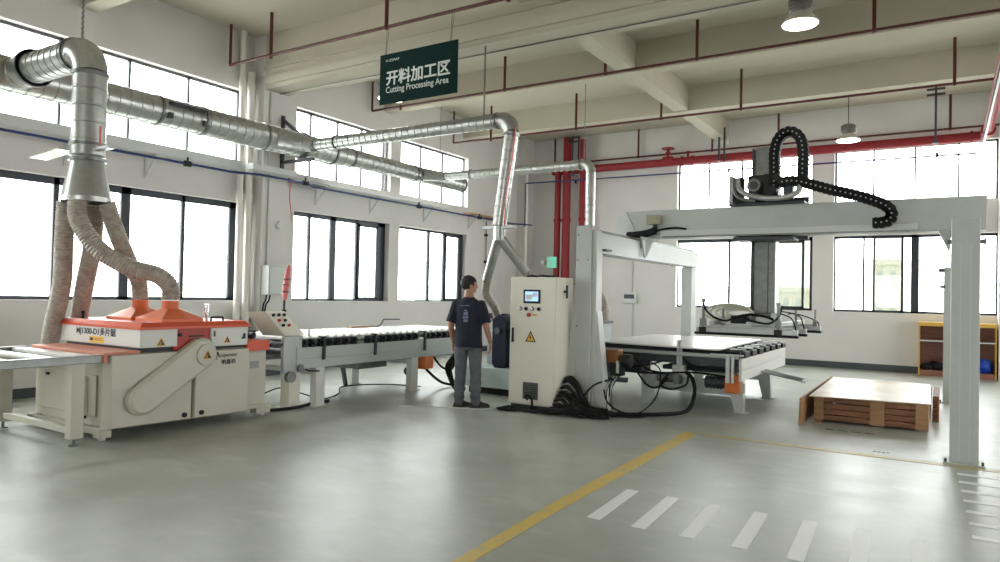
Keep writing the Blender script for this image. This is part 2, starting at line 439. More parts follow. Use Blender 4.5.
window('X', GX, 11.93, 14.52, LZ0, LZ1, [(13.15, .08), (13.75, .04)], 'frame', .02, .05, .03, sashes=[(13.77, 14.36, .05)], right=.17)
window('Y', GY, -5.77, -2.58, UZ0, UZ1, [(-5.0, .035), (-4.2, .035), (-3.4, .035)], 'frame2', .04, .04, .03)
window('Y', GY, -5.77, -2.58, LZ0 - .02, LZ1, [(-4.48, .05), (-3.62, .12)], 'frame', .02, .08, .05, tint=(-3.1,), sashes=[(-3.56, -2.77, .05)], right=.07)
window('Y', GY, -2.14, .90, UZ0, UZ1, [(-1.36, .035), (-.57, .035), (.22, .035)], 'frame2', .04, .04, .03)
window('Y', GY, -2.14, .90, LZ0 - .02, LZ1, [(-1.54, .04), (-1.34, .04), (-.79, .05), (-.555, .15)], 'frame', .03, .06, .05, tint=(-1.04,))
for a, b in farw[2:]:
    window('Y', GY, a, b, UZ0, UZ1, [(a + (b - a) * k / 4, .035) for k in (1, 2, 3)], 'frame2', .04, .04, .03)
    window('Y', GY, a, b, LZ0 - .02, LZ1, [(a + (b - a) * k / 4, .06) for k in (1, 2, 3)], 'frame', .05, .08, .05)
# rain water pipes beside the column
for k, (y, r) in enumerate(((7.66, .05), (7.84, .06))):
    mb = MB(); mb.cyl((-10.08, y, 0), (-10.08, y, ZC - .005 if k == 0 else 5.2), r, seg=18)
    for z in (1.0, 3.0, 4.9): mb.cyl((-10.08, y, z), (-10.08, y, z + .12), r + .012, seg=18)
    tag(mb.build('drain_pipe', 'pvc'), ('slimmer white drain pipe beside the window, floor to ceiling', 'thicker white drain pipe touching the wall column, stopping short of the ceiling')[k], 'pipe')
mb = MB(); mb.cyl((-9.87, 16.9, 0), (-9.87, 16.9, 4.9), .05, seg=14)
tag(mb.build('drain_pipe', 'pvc'), 'white drain pipe down the far corner of the hall', 'pipe')

# floor paint
def strip(name, m, x0, x1, y0, y1, z=.002, lab=None, cat='floor marking', grp=None):
    mb = MB(); mb.box(x0, x1, y0, y1, 0, z); return tag(mb.build(name, m, smooth=False), lab, cat, grp)
mb = MB(); mb.prism([(-2.255, 1.2, 0), (-2.15, 1.2, 0), (-2.215, 3.2, 0), (-2.262, 4.4, 0), (-2.30, 7.72, 0), (-2.452, 7.86, 0), (-2.385, 4.66, 0), (-2.312, 3.22, 0)], (0, 0, .003))
tag(mb.build('yellow_floor_line', 'yline', smooth=False), 'broad yellow painted line running away from the camera across the floor', 'floor marking')
mb = MB(); mb.prism([(-2.22, 7.73, 0), (6, 7.73, 0), (6, 7.85, 0), (-2.36, 7.85, 0)], (0, 0, .003))
tag(mb.build('yellow_floor_line', 'ylinew', smooth=False), 'worn yellow painted line passing the foot of the near gantry post', 'floor marking')
names7 = ['leftmost of the short white floor stripes, nearest the yellow line', 'second short white floor stripe from the yellow line', 'third short white floor stripe from the yellow line',
 'fourth short white floor stripe from the yellow line', 'fifth short white floor stripe from the yellow line', 'sixth short white floor stripe from the yellow line, scuffed', 'last short white floor stripe of the row, near the frame edge']
for k in range(7):
    x = -2.04 + .318 * k
    mb = MB(); mb.prism([(x, 4.39, 0), (x + .095, 4.39, 0), (x + .055, 5.21, 0), (x - .04, 5.21, 0)], (0, 0, .003))
    tag(mb.build('white_floor_stripe', 'wline', smooth=False), names7[k], 'floor marking', 'short white stripes in a row across the floor')
ordn = ['topmost', 'second', 'third', 'fourth', 'fifth', 'sixth', 'seventh']
for k in range(7):
    y = 7.46 - .325 * k
    strip('white_floor_stripe', 'wline', .10 + .01 * k, 1.3, y - .05, y + .03, .003, '%s white ladder stripe counting from the foot of the near gantry post' % ordn[k] if k else 'white ladder stripe closest to the foot of the near gantry post', grp='ladder of white stripes by the near gantry post')
# scuff marks in the paint
for x, y, l, lab in ((-.90, 9.05, .55, 'long dark scuff on the floor before the crate'), (-.52, 8.02, .16, 'small dark scuff on the floor midway to the worn yellow line')):
    mb = MB(); r_ = random.Random(3)
    for k in range(4):
        a = x + l * (k / 4 - .5); mb.box(a, a + l / 6, y + r_.uniform(-.02, .02), y + .03, 0, .002)
    tag(mb.build('floor_scuff', 'dark', smooth=False), lab, 'scuff')

# ---------------------------------------------------------------- outdoors
mb = MB(); mb.box(-60, 40, -40, 80, -3.2, -3.0); tag(mb.build('outside_ground', 'ground', smooth=False), 'pale yard far below the windows', 'ground')['kind'] = 'structure'
def far_building(x0, x1, y0, y1, h, lab, rows=3, cols=6, face='Y'):
    t = thing('distant_building', ((x0 + x1) / 2, y0, -3), lab, 'building')
    mb = MB(); mb.box(x0, x1, y0, y1, -3, h); mb.box(x0 - .2, x1 + .2, y0 - .2, y1 + .2, h, h + .4); mb.build('wall', 'bldg', t, smooth=False)
    for j in range(rows):
        for i in range(cols):
            z = -3 + (j + .4) * (h + 3) / rows; mb = MB()
            if face == 'Y':
                x = x0 + (i + .3) * (x1 - x0) / cols; mb.box(x, x + (x1 - x0) / cols * .4, y0 - .03, y0, z, z + (h + 3) / rows * .4)
            else:
                y = y0 + (i + .3) * (y1 - y0) / cols; mb.box(x1, x1 + .03, y, y + (y1 - y0) / cols * .4, z, z + (h + 3) / rows * .4)
            mb.build('window', 'bldgd', t, smooth=False)
far_building(-5.6, -1.2, 62, 68, 4.4, 'pale building seen through the tinted pane of the far wall', 3, 5)
far_building(-17, -10, 64, 70, 2.2, 'low pale building far beyond the window behind the gripper', 2, 7)
def tree(x, y, z, s, lab):
    t = thing('distant_tree', (x, y, -3), lab, 'tree', 'hazy trees beyond the side windows'); r_ = random.Random(int(x * 7 + y))
    mb = MB(); mb.cyl((x, y, -3), (x, y, z), .15 * s, seg=8); mb.build('trunk', 'hose', t)
    mb = MB()
    for k in range(14): mb.sphere((x + r_.uniform(-s, s), y + r_.uniform(-s, s), z + r_.uniform(-.5, .6) * s), s * r_.uniform(.35, .6), seg=8, ring=6)
    mb.build('crown', 'leaf', t)
for x, y, z, s, lab in ((-40, 15, -.2, 2.0, 'hazy tree low beyond the side window nearest the camera'), (-38, 26, -.4, 2.2, 'hazy tree low beyond the side window behind the hoses'), (-34, 46, .8, 2.0, 'hazy tree beyond the side window behind the person'), (-37, 38, .3, 1.6, 'hazy tree beyond the side window over the roller conveyor')):
    tree(x, y, z, s, lab)

# ---------------------------------------------------------------- light and camera
W = bpy.data.worlds.new('overcast sky'); S.world = W; W.use_nodes = True
nt = W.node_tree; bg = nt.nodes['Background']; bg.inputs['Color'].default_value = (1.0, 1.0, 1.0, 1); bg.inputs['Strength'].default_value = SKY
S.view_settings.view_transform = 'Standard'; S.view_settings.look = 'None'; S.view_settings.gamma = 1; S.view_settings.exposure = EXPO
S.view_settings.use_curve_mapping = False
cam = bpy.data.cameras.new('camera'); co = bpy.data.objects.new('camera', cam); COL.objects.link(co); S.camera = co
cam.sensor_width = 36; cam.lens = 704.38 / 1000 * 36; cam.clip_end = 300
yw, pt, rl = -.563868, .0183569, -.0215388
f = V3((math.sin(yw) * math.cos(pt), math.cos(yw) * math.cos(pt), math.sin(pt))); rt = V3((math.cos(yw), -math.sin(yw), 0)); dn = f.cross(rt)
c_, s_ = math.cos(rl), math.sin(rl); rt2 = rt * c_ + dn * s_; dn2 = dn * c_ - rt * s_
co.matrix_world = Matrix(((rt2.x, -dn2.x, -f.x, 0), (rt2.y, -dn2.y, -f.y, 0), (rt2.z, -dn2.z, -f.z, 1.5), (0, 0, 0, 1)))
cy = S.cycles; cy.use_denoising = True; cy.max_bounces = 8; cy.diffuse_bounces = 5; cy.glossy_bounces = 3; cy.transparent_max_bounces = 12; cy.transmission_bounces = 4
cy.sample_clamp_indirect = 6; cy.caustics_reflective = False; cy.caustics_refractive = False; cy.blur_glossy = 1.0
# daylight entering through each window of the hall, plus sky sampling helpers (portals)
def portal(loc, rot, sx, sy):
    l = bpy.data.lights.new('window_portal', 'AREA'); l.shape = 'RECTANGLE'; l.size = sx; l.size_y = sy; l.cycles.is_portal = True
    o = bpy.data.objects.new('window_portal', l); COL.objects.link(o); o.location = loc; o.rotation_euler = rot
for a, b in leftw:
    for z0, z1 in ((LZ0, LZ1), (UZ0, UZ1)): portal((XL - .26, (a + b) / 2, (z0 + z1) / 2), (0, -PI / 2, 0), z1 - z0, b - a)
for a, b in farw:
    for z0, z1 in ((LZ0, LZ1), (UZ0, UZ1)): portal(((a + b) / 2, YF + .26, (z0 + z1) / 2), (-PI / 2, 0, 0), b - a, z1 - z0)
for a, b, z0, z1 in hr: portal((XR + .26, (a + b) / 2, (z0 + z1) / 2), (0, PI / 2, 0), z1 - z0, b - a)
for a, b, z0, z1 in hb: portal(((a + b) / 2, YB - .26, (z0 + z1) / 2), (PI / 2, 0, 0), b - a, z1 - z0)
# ---------------------------------------------------------------- multi-blade rip saw
FX = -6.72
saw = thing('rip_saw', (-7.5, 4.65, 0), 'cream and orange multi-blade rip saw with a slanted belt guard', 'machine')
mb = MB(); mb.box(-8.20, -6.86, 3.74, 5.55, .12, .83)
for x0 in (-8.24, -6.94):
    mb.box(x0, x0 + .12, 3.68, 3.80, .03, .13); mb.box(x0, x0 + .12, 5.50, 5.70, .03, .13); mb.box(x0, x0 + .04, 3.7, 5.6, .09, .13)
    for y in (3.74, 5.62): mb.cyl((x0 + .06, y, 0), (x0 + .06, y, .05), .035, seg=12)
mb.box(-8.24, -6.94, 3.68, 3.74, .06, .12)
mb.build('base_body', 'cream', saw, .006)
mb = MB(); mb.box(-8.12, -6.98, 3.722, 3.742, .22, .62); mb.build('end_panel', 'cream', saw, .006)
mb = MB(); mb.box(-7.26, -7.12, 3.66, 3.724, .22, .60); mb.build('inspection_cover', 'cream', saw, .01)
mb = MB(); mb.box(-7.92, -7.88, 3.70, 3.722, .56, .585); mb.box(-7.25, -7.21, 3.70, 3.722, .56, .585); mb.cyl((-7.15, 3.72, .2), (-7.15, 3.60, .2), .012, seg=8); mb.build('latch', 'blackp', saw)
# big front cover with chamfered rim
def chamfer_panel(y0, y1, zb0, zb1, zt, x1, t, nm, ch=.03):
    mb = MB()
    o = [(y0, zb0), (y1, zb1), (y1, zt), (y0, zt)]
    i_ = [(y0 + ch, zb0 + ch), (y1 - ch * .2, zb1 + ch), (y1 - ch * .2, zt - ch), (y0 + ch, zt - ch)]
    mb.hull8([(x1 - t, y, z) for y, z in o] + [(x1, y, z) for y, z in i_])
    return mb.build(nm, 'cream', saw, .008)
chamfer_panel(3.70, 4.585, .10, .085, .853, FX, .12, 'front_cover')
chamfer_panel(4.595, 5.30, .085, .075, .845, FX, .12, 'front_door')
mb = MB(); mb.hull8([(FX - .01, 3.72, .5), (FX + .012, 3.72, .5), (FX + .012, 3.9, .5), (FX - .01, 3.9, .5), (FX - .01, 3.72, .83), (FX + .012, 3.72, .83), (FX + .012, 4.42, .83), (FX - .01, 4.42, .83)])
mb.build('raised_panel', 'cream', saw, .006)
for y in (4.50, 4.70):
    mb = MB(); mb.cyl((FX - .01, y, .165), (FX + .018, y, .165), .026, seg=16); mb.cyl((FX + .018, y, .165), (FX + .026, y, .165), .018, seg=16); mb.build('door_knob', 'blackp', saw)
# slanted belt guard: rounded capsule from lower left to upper right
def capsule(y0, z0, r0, y1, z1, r1, x0, x1, nm, mt):
    mb = MB(); a = math.atan2(z1 - z0, y1 - y0); d = math.hypot(y1 - y0, z1 - z0); b = math.acos((r0 - r1) / d)
    def ring(g):
        pts = []
        for k in range(13): t = a + b + (2 * PI - 2 * b) * k / 12; pts.append((y0 + (r0 - g) * math.cos(t), z0 + (r0 - g) * math.sin(t)))
        for k in range(13): t = a - b + 2 * b * k / 12; pts.append((y1 + (r1 - g) * math.cos(t), z1 + (r1 - g) * math.sin(t)))
        return pts
    R0, R1, R2 = ring(0), ring(0), ring(.03); n = len(R0)
    v = [[mb.bm.verts.new((x, p[0], p[1])) for p in R] for x, R in ((x0, R0), (x1 - .03, R1), (x1, R2))]
    for j in range(2):
        for k in range(n): mb._f([v[j][k], v[j][(k + 1) % n], v[j + 1][(k + 1) % n], v[j + 1][k]])
    mb._f(v[0]); mb._f(v[2])
    return mb.build(nm, mt, saw)
capsule(4.02, .385, .155, 4.66, .80, .165, FX - .02, FX + .085, 'belt_guard', 'cream')
mb = MB(); mb.lathe([(.115, 0), (.115, .015), (.105, .02)], (FX + .085, 4.685, .785), 'X', 28); disc = mb.build('round_cap', 'cream', saw)
# infeed / outfeed tables
mb = MB(); mb.box(-8.16, -6.74, 3.66, 4.02, .83, .86); mb.box(-6.80, -6.74, 3.66, 3.70, .76, .83); mb.build('infeed_plate', 'salmon', saw, .004)
mb = MB(); mb.box(-7.0, -6.74, 5.28, 5.60, .78, .90); mb.build('outfeed_cover', 'orange', saw, .008)
mb = MB(); mb.box(-8.1, -6.80, 5.22, 5.60, .10, .78); mb.box(-8.0, -6.78, 5.30, 5.58, .15, .76); mb.build('outfeed_body', 'cream', saw, .006)
mb = MB(); mb.box(-6.785, -6.775, 5.36, 5.48, .58, .66); mb.build('rating_plate', 'steeld', saw)
mb = MB(); mb.box(-8.0, -7.02, 5.28, 5.62, .90, 1.0); mb.cyl((-7.05, 5.5, .95), (-6.9, 5.5, .95), .035, seg=12); mb.build('outfeed_unit', 'blackp', saw, .006)
# hood
mb = MB(); mb.box(-8.24, FX, 4.00, 4.40, .885, 1.07); mb.build('hood_front', 'white', saw, .008)
mb = MB(); mb.box(-8.2, FX, 4.80, 5.27, .86, 1.07); mb.build('hood_rear', 'white', saw, .008)
mb = MB(); mb.box(-8.18, FX - .03, 4.38, 4.82, .84, 1.07); mb.build('hood_middle', 'redpanel', saw, .008)
mb = MB(); mb.cyl((FX - .03, 4.44, 1.0), (FX - .005, 4.44, 1.0), .02, seg=12); mb.build('hood_lock', 'blackp', saw)
mb = MB(); mb.box(FX - .03, FX - .012, 4.55, 4.72, .975, .99); mb.build('slot', 'blackp', saw)
mb = MB(); mb.box(-8.15, FX - .05, 4.02, 5.25, .835, .89); mb.build('shadow_gap', 'blackp', saw)
mb = MB()
a = [(-8.26, 3.985, 1.065), (FX + .02, 3.985, 1.065), (FX + .02, 5.29, 1.065), (-8.26, 5.29, 1.065)]
b = [(-8.26, 3.985, 1.09), (FX + .02, 3.985, 1.09), (FX + .02, 5.29, 1.09), (-8.26, 5.29, 1.09)]
c = [(-8.22, 4.03, 1.135), (FX - .03, 4.03, 1.135), (FX - .03, 5.25, 1.135), (-8.22, 5.25, 1.135)]
vs = [[mb.bm.verts.new(p) for p in q] for q in (a, b, c)]
for j in range(2):
    for k in range(4): mb._f([vs[j][k], vs[j][(k + 1) % 4], vs[j + 1][(k + 1) % 4], vs[j + 1][k]])
mb._f(vs[0][::-1]); mb._f(vs[2]); mb.build('lid', 'orange', saw, .004)
for y in (4.42, 4.86):
    mb = MB(); mb.sweep(spline([(FX - .10, y, 1.13), (FX - .10, y, 1.165), (FX - .10, y + .02, 1.175), (FX - .10, y + .13, 1.175), (FX - .10, y + .15, 1.165), (FX - .10, y + .15, 1.13)], 3), .011, 8); mb.build('lid_handle', 'blackp', saw)
mb = MB(); mb.cyl((-7.0, 4.93, 1.13), (-7.0, 4.93, 1.2), .018); mb.cyl((-7.0, 4.93, 1.2), (-7.0, 4.93, 1.30), .032, seg=16); mb.cyl((-7.0, 4.93, 1.30), (-7.0, 4.93, 1.315), .036, seg=16); mb.build('oil_cup', 'chrome', saw)
mb = MB(); mb.cyl((-8.0, 4.1, 1.135), (-8.0, 4.1, 1.20), .014, seg=8); mb.sphere((-8.0, 4.1, 1.2), .02); mb.build('lift_stud', 'blackp', saw)
# dust hoods: square base to round neck
for k, (x, y) in enumerate(((-7.55, 4.48), (-7.02, 4.50))):
    mb = MB(); seg = 24; n0, n1, n2 = [], [], []
    w = .24
    for i in range(seg):
        a_ = 2 * PI * i / seg; cx, cy_ = math.cos(a_), math.sin(a_); m_ = max(abs(cx), abs(cy_))
        n0.append(mb.bm.verts.new((x + w * cx / m_, y + w * cy_ / m_, 1.135))); n1.append(mb.bm.verts.new((x + w * cx / m_, y + w * cy_ / m_, 1.165)))
        n2.append(mb.bm.verts.new((x + .085 * cx, y + .085 * cy_, 1.27)))
    n3 = [mb.bm.verts.new((v.co.x, v.co.y, 1.35)) for v in n2]
    for A_, B_ in ((n0, n1), (n1, n2), (n2, n3)):
        for i in range(seg): mb._f([A_[i], A_[(i + 1) % seg], B_[(i + 1) % seg], B_[i]])
    mb._f(n3); mb._f(n0[::-1])
    mb.build('dust_hood', 'orangec', saw)
# stickers and lettering
def tri(y, z, s, x, parent=saw):
    mb = MB(); mb.prism([(x, y - s, z), (x, y + s, z), (x, y, z + s * 1.7)], (.002, 0, 0)); w_ = mb.build('warning_sticker', 'warn', parent, smooth=False)
    mb = MB(); k = .72
    mb.prism([(x + .002, y - s * k, z + s * .15), (x + .002, y + s * k, z + s * .15), (x + .002, y, z + s * .15 + s * k * 1.7)], (.001, 0, 0)); mb.build('sticker_ink', 'inkd', w_, smooth=False)
    mb = MB(); k = .5
    mb.prism([(x + .0035, y - s * k, z + s * .22), (x + .0035, y - s * .1, z + s * .22), (x + .0035, y + s * .1, z + s * .9), (x + .0035, y - s * .1, z + s * .8)], (.001, 0, 0)); mb.build('sticker_symbol', 'warn', w_, smooth=False)
tri(4.22, .90, .05, FX); tri(5.0, .895, .045, FX); tri(4.685, .745, .055, FX + .107)
mb = MB(); mb.prism([(FX + .001, 5.18, .93), (FX + .001, 5.24, .93), (FX + .001, 5.24, .985), (FX + .001, 5.215, 1.0), (FX + .001, 5.2, .96)], (.002, 0, 0)); mb.build('logo_mark', 'inkd', saw, smooth=False)
mb = MB(); mb.box(FX, FX + .002, 4.825, 4.85, .97, 1.03); mb.build('switch_plate', 'dark', saw)
mb = MB(); mb.prism([(FX + .001, 4.845, .715), (FX + .001, 4.865, .715), (FX + .001, 4.885, .785), (FX + .001, 4.895, .74), (FX + .001, 4.91, .745), (FX + .001, 4.89, .80), (FX + .001, 4.872, .80)], (.002, 0, 0)); mb.build('logo_mark', 'inkd', saw, smooth=False)
text_mesh('inqweetao', .062, 'inkd', saw, (FX + .002, 4.915, .742), (0, 1, 0), (0, 0, 1), 'maker_lettering', width=.22, shear=.3)
text_mesh('明嘉韬', .055, 'inkd', saw, (FX + .002, 4.935, .665), (0, 1, 0), (0, 0, 1), 'maker_lettering', width=.18, bold=.0012)
text_mesh('MJ1300-D1多片锯', .085, 'inkd', saw, (-7.92, 3.998, .985), (1, 0, 0), (0, 0, 1), 'model_lettering', width=.76, bold=.002)
mb = MB(); mb.box(-7.66, -7.38, 3.996, 3.999, .90, .965); st = mb.build('yellow_sticker', 'yellowl', saw, smooth=False)
mb = MB(); mb.box(-7.64, -7.58, 3.994, 3.996, .92, .95); mb.box(-7.56, -7.42, 3.994, 3.996, .94, .945); mb.box(-7.56, -7.42, 3.994, 3.996, .925, .93); mb.build('sticker_ink', 'inkd', st, smooth=False)

# ---------------------------------------------------------------- roller infeed table
t = thing('infeed_table', (-7.5, 3.0, 0), 'grey and white roller table feeding into the orange rip saw', 'conveyor')
for x in (-6.80, -8.25):
    mb = MB(); mb.box(x - .035, x + .035, .9, 3.66, .765, .835); mb.box(x - .04, x + .04, .9, 3.66, .83, .84); mb.build('side_rail', 'steeld', t, .004)
for y in (1.1, 1.6, 2.1, 2.55, 2.92, 3.30):
    mb = MB(); mb.cyl((-8.20, y, .80), (-6.85, y, .80), .032, seg=16); mb.build('roller', 'board', t)
mb = MB(); mb.box(-8.2, -6.84, 3.5, 3.64, .80, .832); mb.build('bridge_plate', 'board', t, .003)
for x in (-6.84, -8.25):
    for y in (1.3, 3.46):
        mb = MB(); mb.box(x - .05, x + .05, y - .06, y + .06, .07, .768); lg = mb.build('leg', 'cream', t, .005)
        mb = MB(); mb.cyl((x, y, 0), (x, y, .012), .045); mb.cyl((x, y, .01), (x, y, .08), .014, seg=10); mb.build('levelling_foot', 'steeld', lg)
mb = MB(); mb.box(-8.2, -6.88, 3.43, 3.49, .11, .17); mb.box(-8.28, -8.22, 1.3, 3.4, .11, .17); mb.build('stretcher', 'cream', t, .004)
# ---------------------------------------------------------------- dust extraction
DX, DZ = -9.4, 3.98
d = thing('main_duct', (DX, 8, 0), 'big galvanised spiral duct running along the window wall', 'duct')
mb = MB(); mb.duct((DX, -2.0, DZ), (DX, 9.05, DZ), .205, pitch=.15, seg=32); mb.build('wide_section', 'steel', d)
mb = MB(); mb.duct((DX, 9.05, DZ), (DX, 9.55, DZ), .205, .165, pitch=.2, seg=32); mb.build('reducer', 'steel', d)
mb = MB(); mb.duct((DX, 9.55, DZ), (DX, 13.15, DZ), .165, .15, pitch=.15, seg=32); mb.build('narrow_section', 'steel', d)
for y, r in ((5.72, .222), (6.42, .222), (7.55, .222), (9.05, .222), (9.55, .18), (11.4, .17), (13.12, .168)):
    mb = MB(); mb.cyl((DX, y - .02, DZ), (DX, y + .02, DZ), r, seg=32); mb.build('flange', 'steeld', d)
mb = MB(); mb.sweep([(DX + .19, 5.80, DZ + .1), (DX + .19, 6.36, DZ + .1)], .1, 4, ell=(1, .3)); mb.box(DX + .16, DX + .24, 5.78, 5.84, DZ - .12, DZ - .04); mb.box(DX + .16, DX + .24, 6.32, 6.38, DZ - .12, DZ - .04); mb.build('clean_out_hatch', 'dark', d, .004)
# wall bracket on the column
b = thing('duct_bracket', (-9.9, 8.3, 3.6), 'grey steel bracket on the column carrying the big spiral duct', 'bracket')
mb = MB(); mb.box(-9.90, -9.86, 8.34, 8.40, 3.62, 4.55); mb.build('upright', 'dark', b)
mb = MB(); mb.obox((-9.55, 8.37, 4.25), .90, .05, .05, Matrix.Rotation(math.radians(35), 3, 'Y')); mb.build('diagonal_arm', 'dark', b)
mb = MB(); mb.box(-9.9, -9.1, 8.34, 8.40, 3.70, 3.75); mb.build('lower_arm', 'dark', b)
mb = MB(); mb.sweep([(DX + .222 * math.cos(2 * PI * k / 28), 8.37, DZ + .222 * math.sin(2 * PI * k / 28)) for k in range(29)], .02, 6); mb.build('clamp_ring', 'steeld', b)
# branch over the rip saw
VX, VY = -7.66, 3.92
v = thing('branch_duct', (VX, VY, 2.4), 'galvanised elbow duct dropping from the main duct to the rip saw hoses', 'duct')
mb = MB(); mb.duct((DX + .12, VY, DZ), (-9.15, VY, DZ), .18, pitch=.5); mb.duct((-9.15, VY, DZ), (-8.86, VY, DZ), .18, .205, pitch=.3); mb.build('inlet_collar', 'steel', v)
mb = MB(); mb.duct((-8.86, VY, DZ), (-7.90, VY, DZ), .165, pitch=.13, seg=30); mb.build('horizontal_section', 'steel', v)
mb = MB(); pts = []
for k in range(7):
    a = PI / 2 * k / 6; pts.append((-7.90 + .24 * math.sin(a), VY, DZ - .24 + .24 * math.cos(a)))
rr = []; pp = []
for i, p in enumerate(pts): pp += [V3(p)]; rr += [.168 if i % 2 else .164]
mb.sweep(pp, rr, 30); mb.build('elbow', 'steel', v)
mb = MB(); mb.duct((-7.66, VY, DZ - .24), (-7.66, VY, 2.85), .165, pitch=.15, seg=30); mb.build('vertical_section', 'steel', v)
for p, q, r in (((-8.9, VY, DZ), (-8.86, VY, DZ), .215), ((-7.98, VY, DZ), (-7.94, VY, DZ), .185), ((-7.66, VY, 3.70), (-7.66, VY, 3.74), .18), ((-7.66, VY, 2.96), (-7.66, VY, 2.99), .182), ((-7.66, VY, 2.80), (-7.66, VY, 2.83), .182)):
    mb = MB(); mb.cyl(p, q, r, seg=30); mb.build('flange', 'steeld', v)
mb = MB(); mb.cyl((-7.66, VY, 2.83), (-7.66, VY, 2.70), .14, seg=24); mb.cyl((-7.66, VY, 2.84), (-7.66, VY, 2.42), .15, .235, seg=30); mb.cyl((-7.66, VY, 2.42), (-7.66, VY, 2.37), .235, seg=30); mb.build('funnel', 'steel', v)
mb = MB(); mb.box(-7.89, -7.2, VY - .04, VY + .04, 2.90, 2.93); mb.build('blast_gate', 'alu', v, .002)
mb = MB(); mb.obox((-8.14, VY - .12, 2.90), .62, .18, .012, Matrix.Rotation(math.radians(-4), 3, 'Y')); mb.build('gate_plate', 'pad', v)
for x in (-7.88, -7.42):
    mb = MB(); mb.cyl((x, VY, 2.92), (x, VY, 3.15), .012, seg=8); mb.build('gate_cylinder', 'pink', v)
mb = MB(); n = 60
for k in range(n): mb.sweep([(-7.86 + (.012 if k % 2 else 0), VY + (0 if k % 2 else .012), 4.14 + (ZC - 4.14) * (k + j * 1.25) / n) for j in (0, 1)], .013, 5)
mb.build('hanging_chain', 'steeld', v)
hs = (('flexible_hose', [(-7.82, 3.80, 2.37), (-7.88, 3.82, 1.9), (-8.06, 3.90, 1.5), (-8.34, 3.96, 1.05), (-8.44, 3.96, .7), (-8.46, 3.96, .2)], .09, 'ribbed grey hose dropping furthest left behind the infeed table'),
      ('flexible_hose', [(-7.70, 4.04, 2.37), (-7.78, 4.06, 1.9), (-8.02, 4.12, 1.5), (-8.34, 4.22, 1.05), (-8.44, 4.24, .7), (-8.46, 4.24, .2)], .09, 'ribbed grey hose hanging straight down beside the leftmost hose'),
      ('flexible_hose', [(-7.50, 4.05, 2.37), (-7.50, 4.15, 2.1), (-7.56, 4.35, 1.75), (-7.56, 4.46, 1.55), (-7.55, 4.48, 1.352)], .085, 'ribbed grey hose bending down to the farther orange dust hood'),
      ('flexible_hose', [(-7.56, 3.78, 2.37), (-7.54, 3.80, 2.15), (-7.40, 3.92, 1.88), (-7.22, 4.14, 1.70), (-7.05, 4.36, 1.62), (-7.02, 4.49, 1.50), (-7.02, 4.50, 1.352)], .09, 'ribbed grey hose sweeping over to the nearer orange dust hood'))
for nm, c, r, lab in hs:
    h = flexhose(nm, c, r); tag(h, lab, 'hose', 'ribbed hoses of the rip saw')
# branch 1 to the pale blue machine
BY = 8.05
b1 = thing('branch_duct', (-5.0, BY, 2.3), 'slim spiral duct crossing under the hanging sign, then dropping behind the person', 'duct')
mb = MB(); mb.duct((DX + .1, BY - .25, DZ), (-8.75, BY, DZ - .12), .15, .115, pitch=.15); mb.build('wye', 'steel', b1)
mb = MB(); mb.duct((-8.75, BY, DZ - .12), (-5.12, BY, DZ - .12), .098, pitch=.12, seg=24); mb.build('horizontal_section', 'steel', b1)
mb = MB(); mb.sweep([(-5.12 + .17 * math.sin(a * PI / 12), BY, DZ - .29 + .17 * math.cos(a * PI / 12)) for a in range(7)], .108, 24); mb.build('elbow', 'steel', b1)
mb = MB(); mb.duct((-4.95, BY, DZ - .29), (-5.12, BY, 2.42), .095, pitch=.12, seg=24); mb.build('drop_section', 'steel', b1)
for x in (-8.7, -8.25, -5.2): 
    mb = MB(); mb.cyl((x, BY, DZ - .12), (x + .03, BY, DZ - .12), .115, seg=24); mb.build('flange', 'steeld', b1)
mb = MB(); mb.cyl((-4.955, BY, DZ - .32), (-4.96, BY, DZ - .35), .115, seg=24); mb.build('flange', 'steeld', b1)
mb = MB(); mb.box(-5.36, -4.86, BY - .05, BY + .05, 2.385, 2.42); mb.build('blast_gate', 'alu', b1)
mb = MB(); mb.cyl((-5.12, BY, 2.42), (-5.12, BY, 2.22), .08, seg=20); mb.cyl((-5.12, BY, 2.28), (-5.50, BY + .3, 1.70), .07, .062, seg=20); mb.cyl((-5.12, BY, 2.28), (-4.86, BY + .3, 1.80), .07, .062, seg=20); mb.build('splitter', 'steel', b1)
mb = MB(); n = 40
for k in range(n): mb.sweep([(-5.42 + (.01 if k % 2 else 0), BY + (0 if k % 2 else .01), 3.95 + (5.0 - 3.95) * (k + j * 1.25) / n) for j in (0, 1)], .013, 5)
mb.build('hanging_chain', 'steeld', b1)
tag(tube('air_hose', [(-4.86, BY - .05, 3.75), (-4.88, BY - .1, 3.3), (-4.96, BY - .1, 2.8), (-5.0, BY - .06, 2.42)], .010, 'pink'), 'pink air hose running down beside the sloping duct drop', 'hose')
tag(flexhose('flexible_hose', [(-5.50, BY + .3, 1.70), (-5.64, BY + .5, 1.5), (-5.75, BY + .9, 1.3), (-5.8, BY + 1.1, 1.1)], .062), 'brown ribbed hose behind the head of the person', 'hose')
tag(flexhose('flexible_hose', [(-4.86, BY + .3, 1.80), (-4.78, BY + .5, 1.6), (-4.8, BY + .9, 1.3), (-5.0, BY + 1.1, 1.1)], .062), 'brown ribbed hose going down behind the beige control cabinet', 'hose')
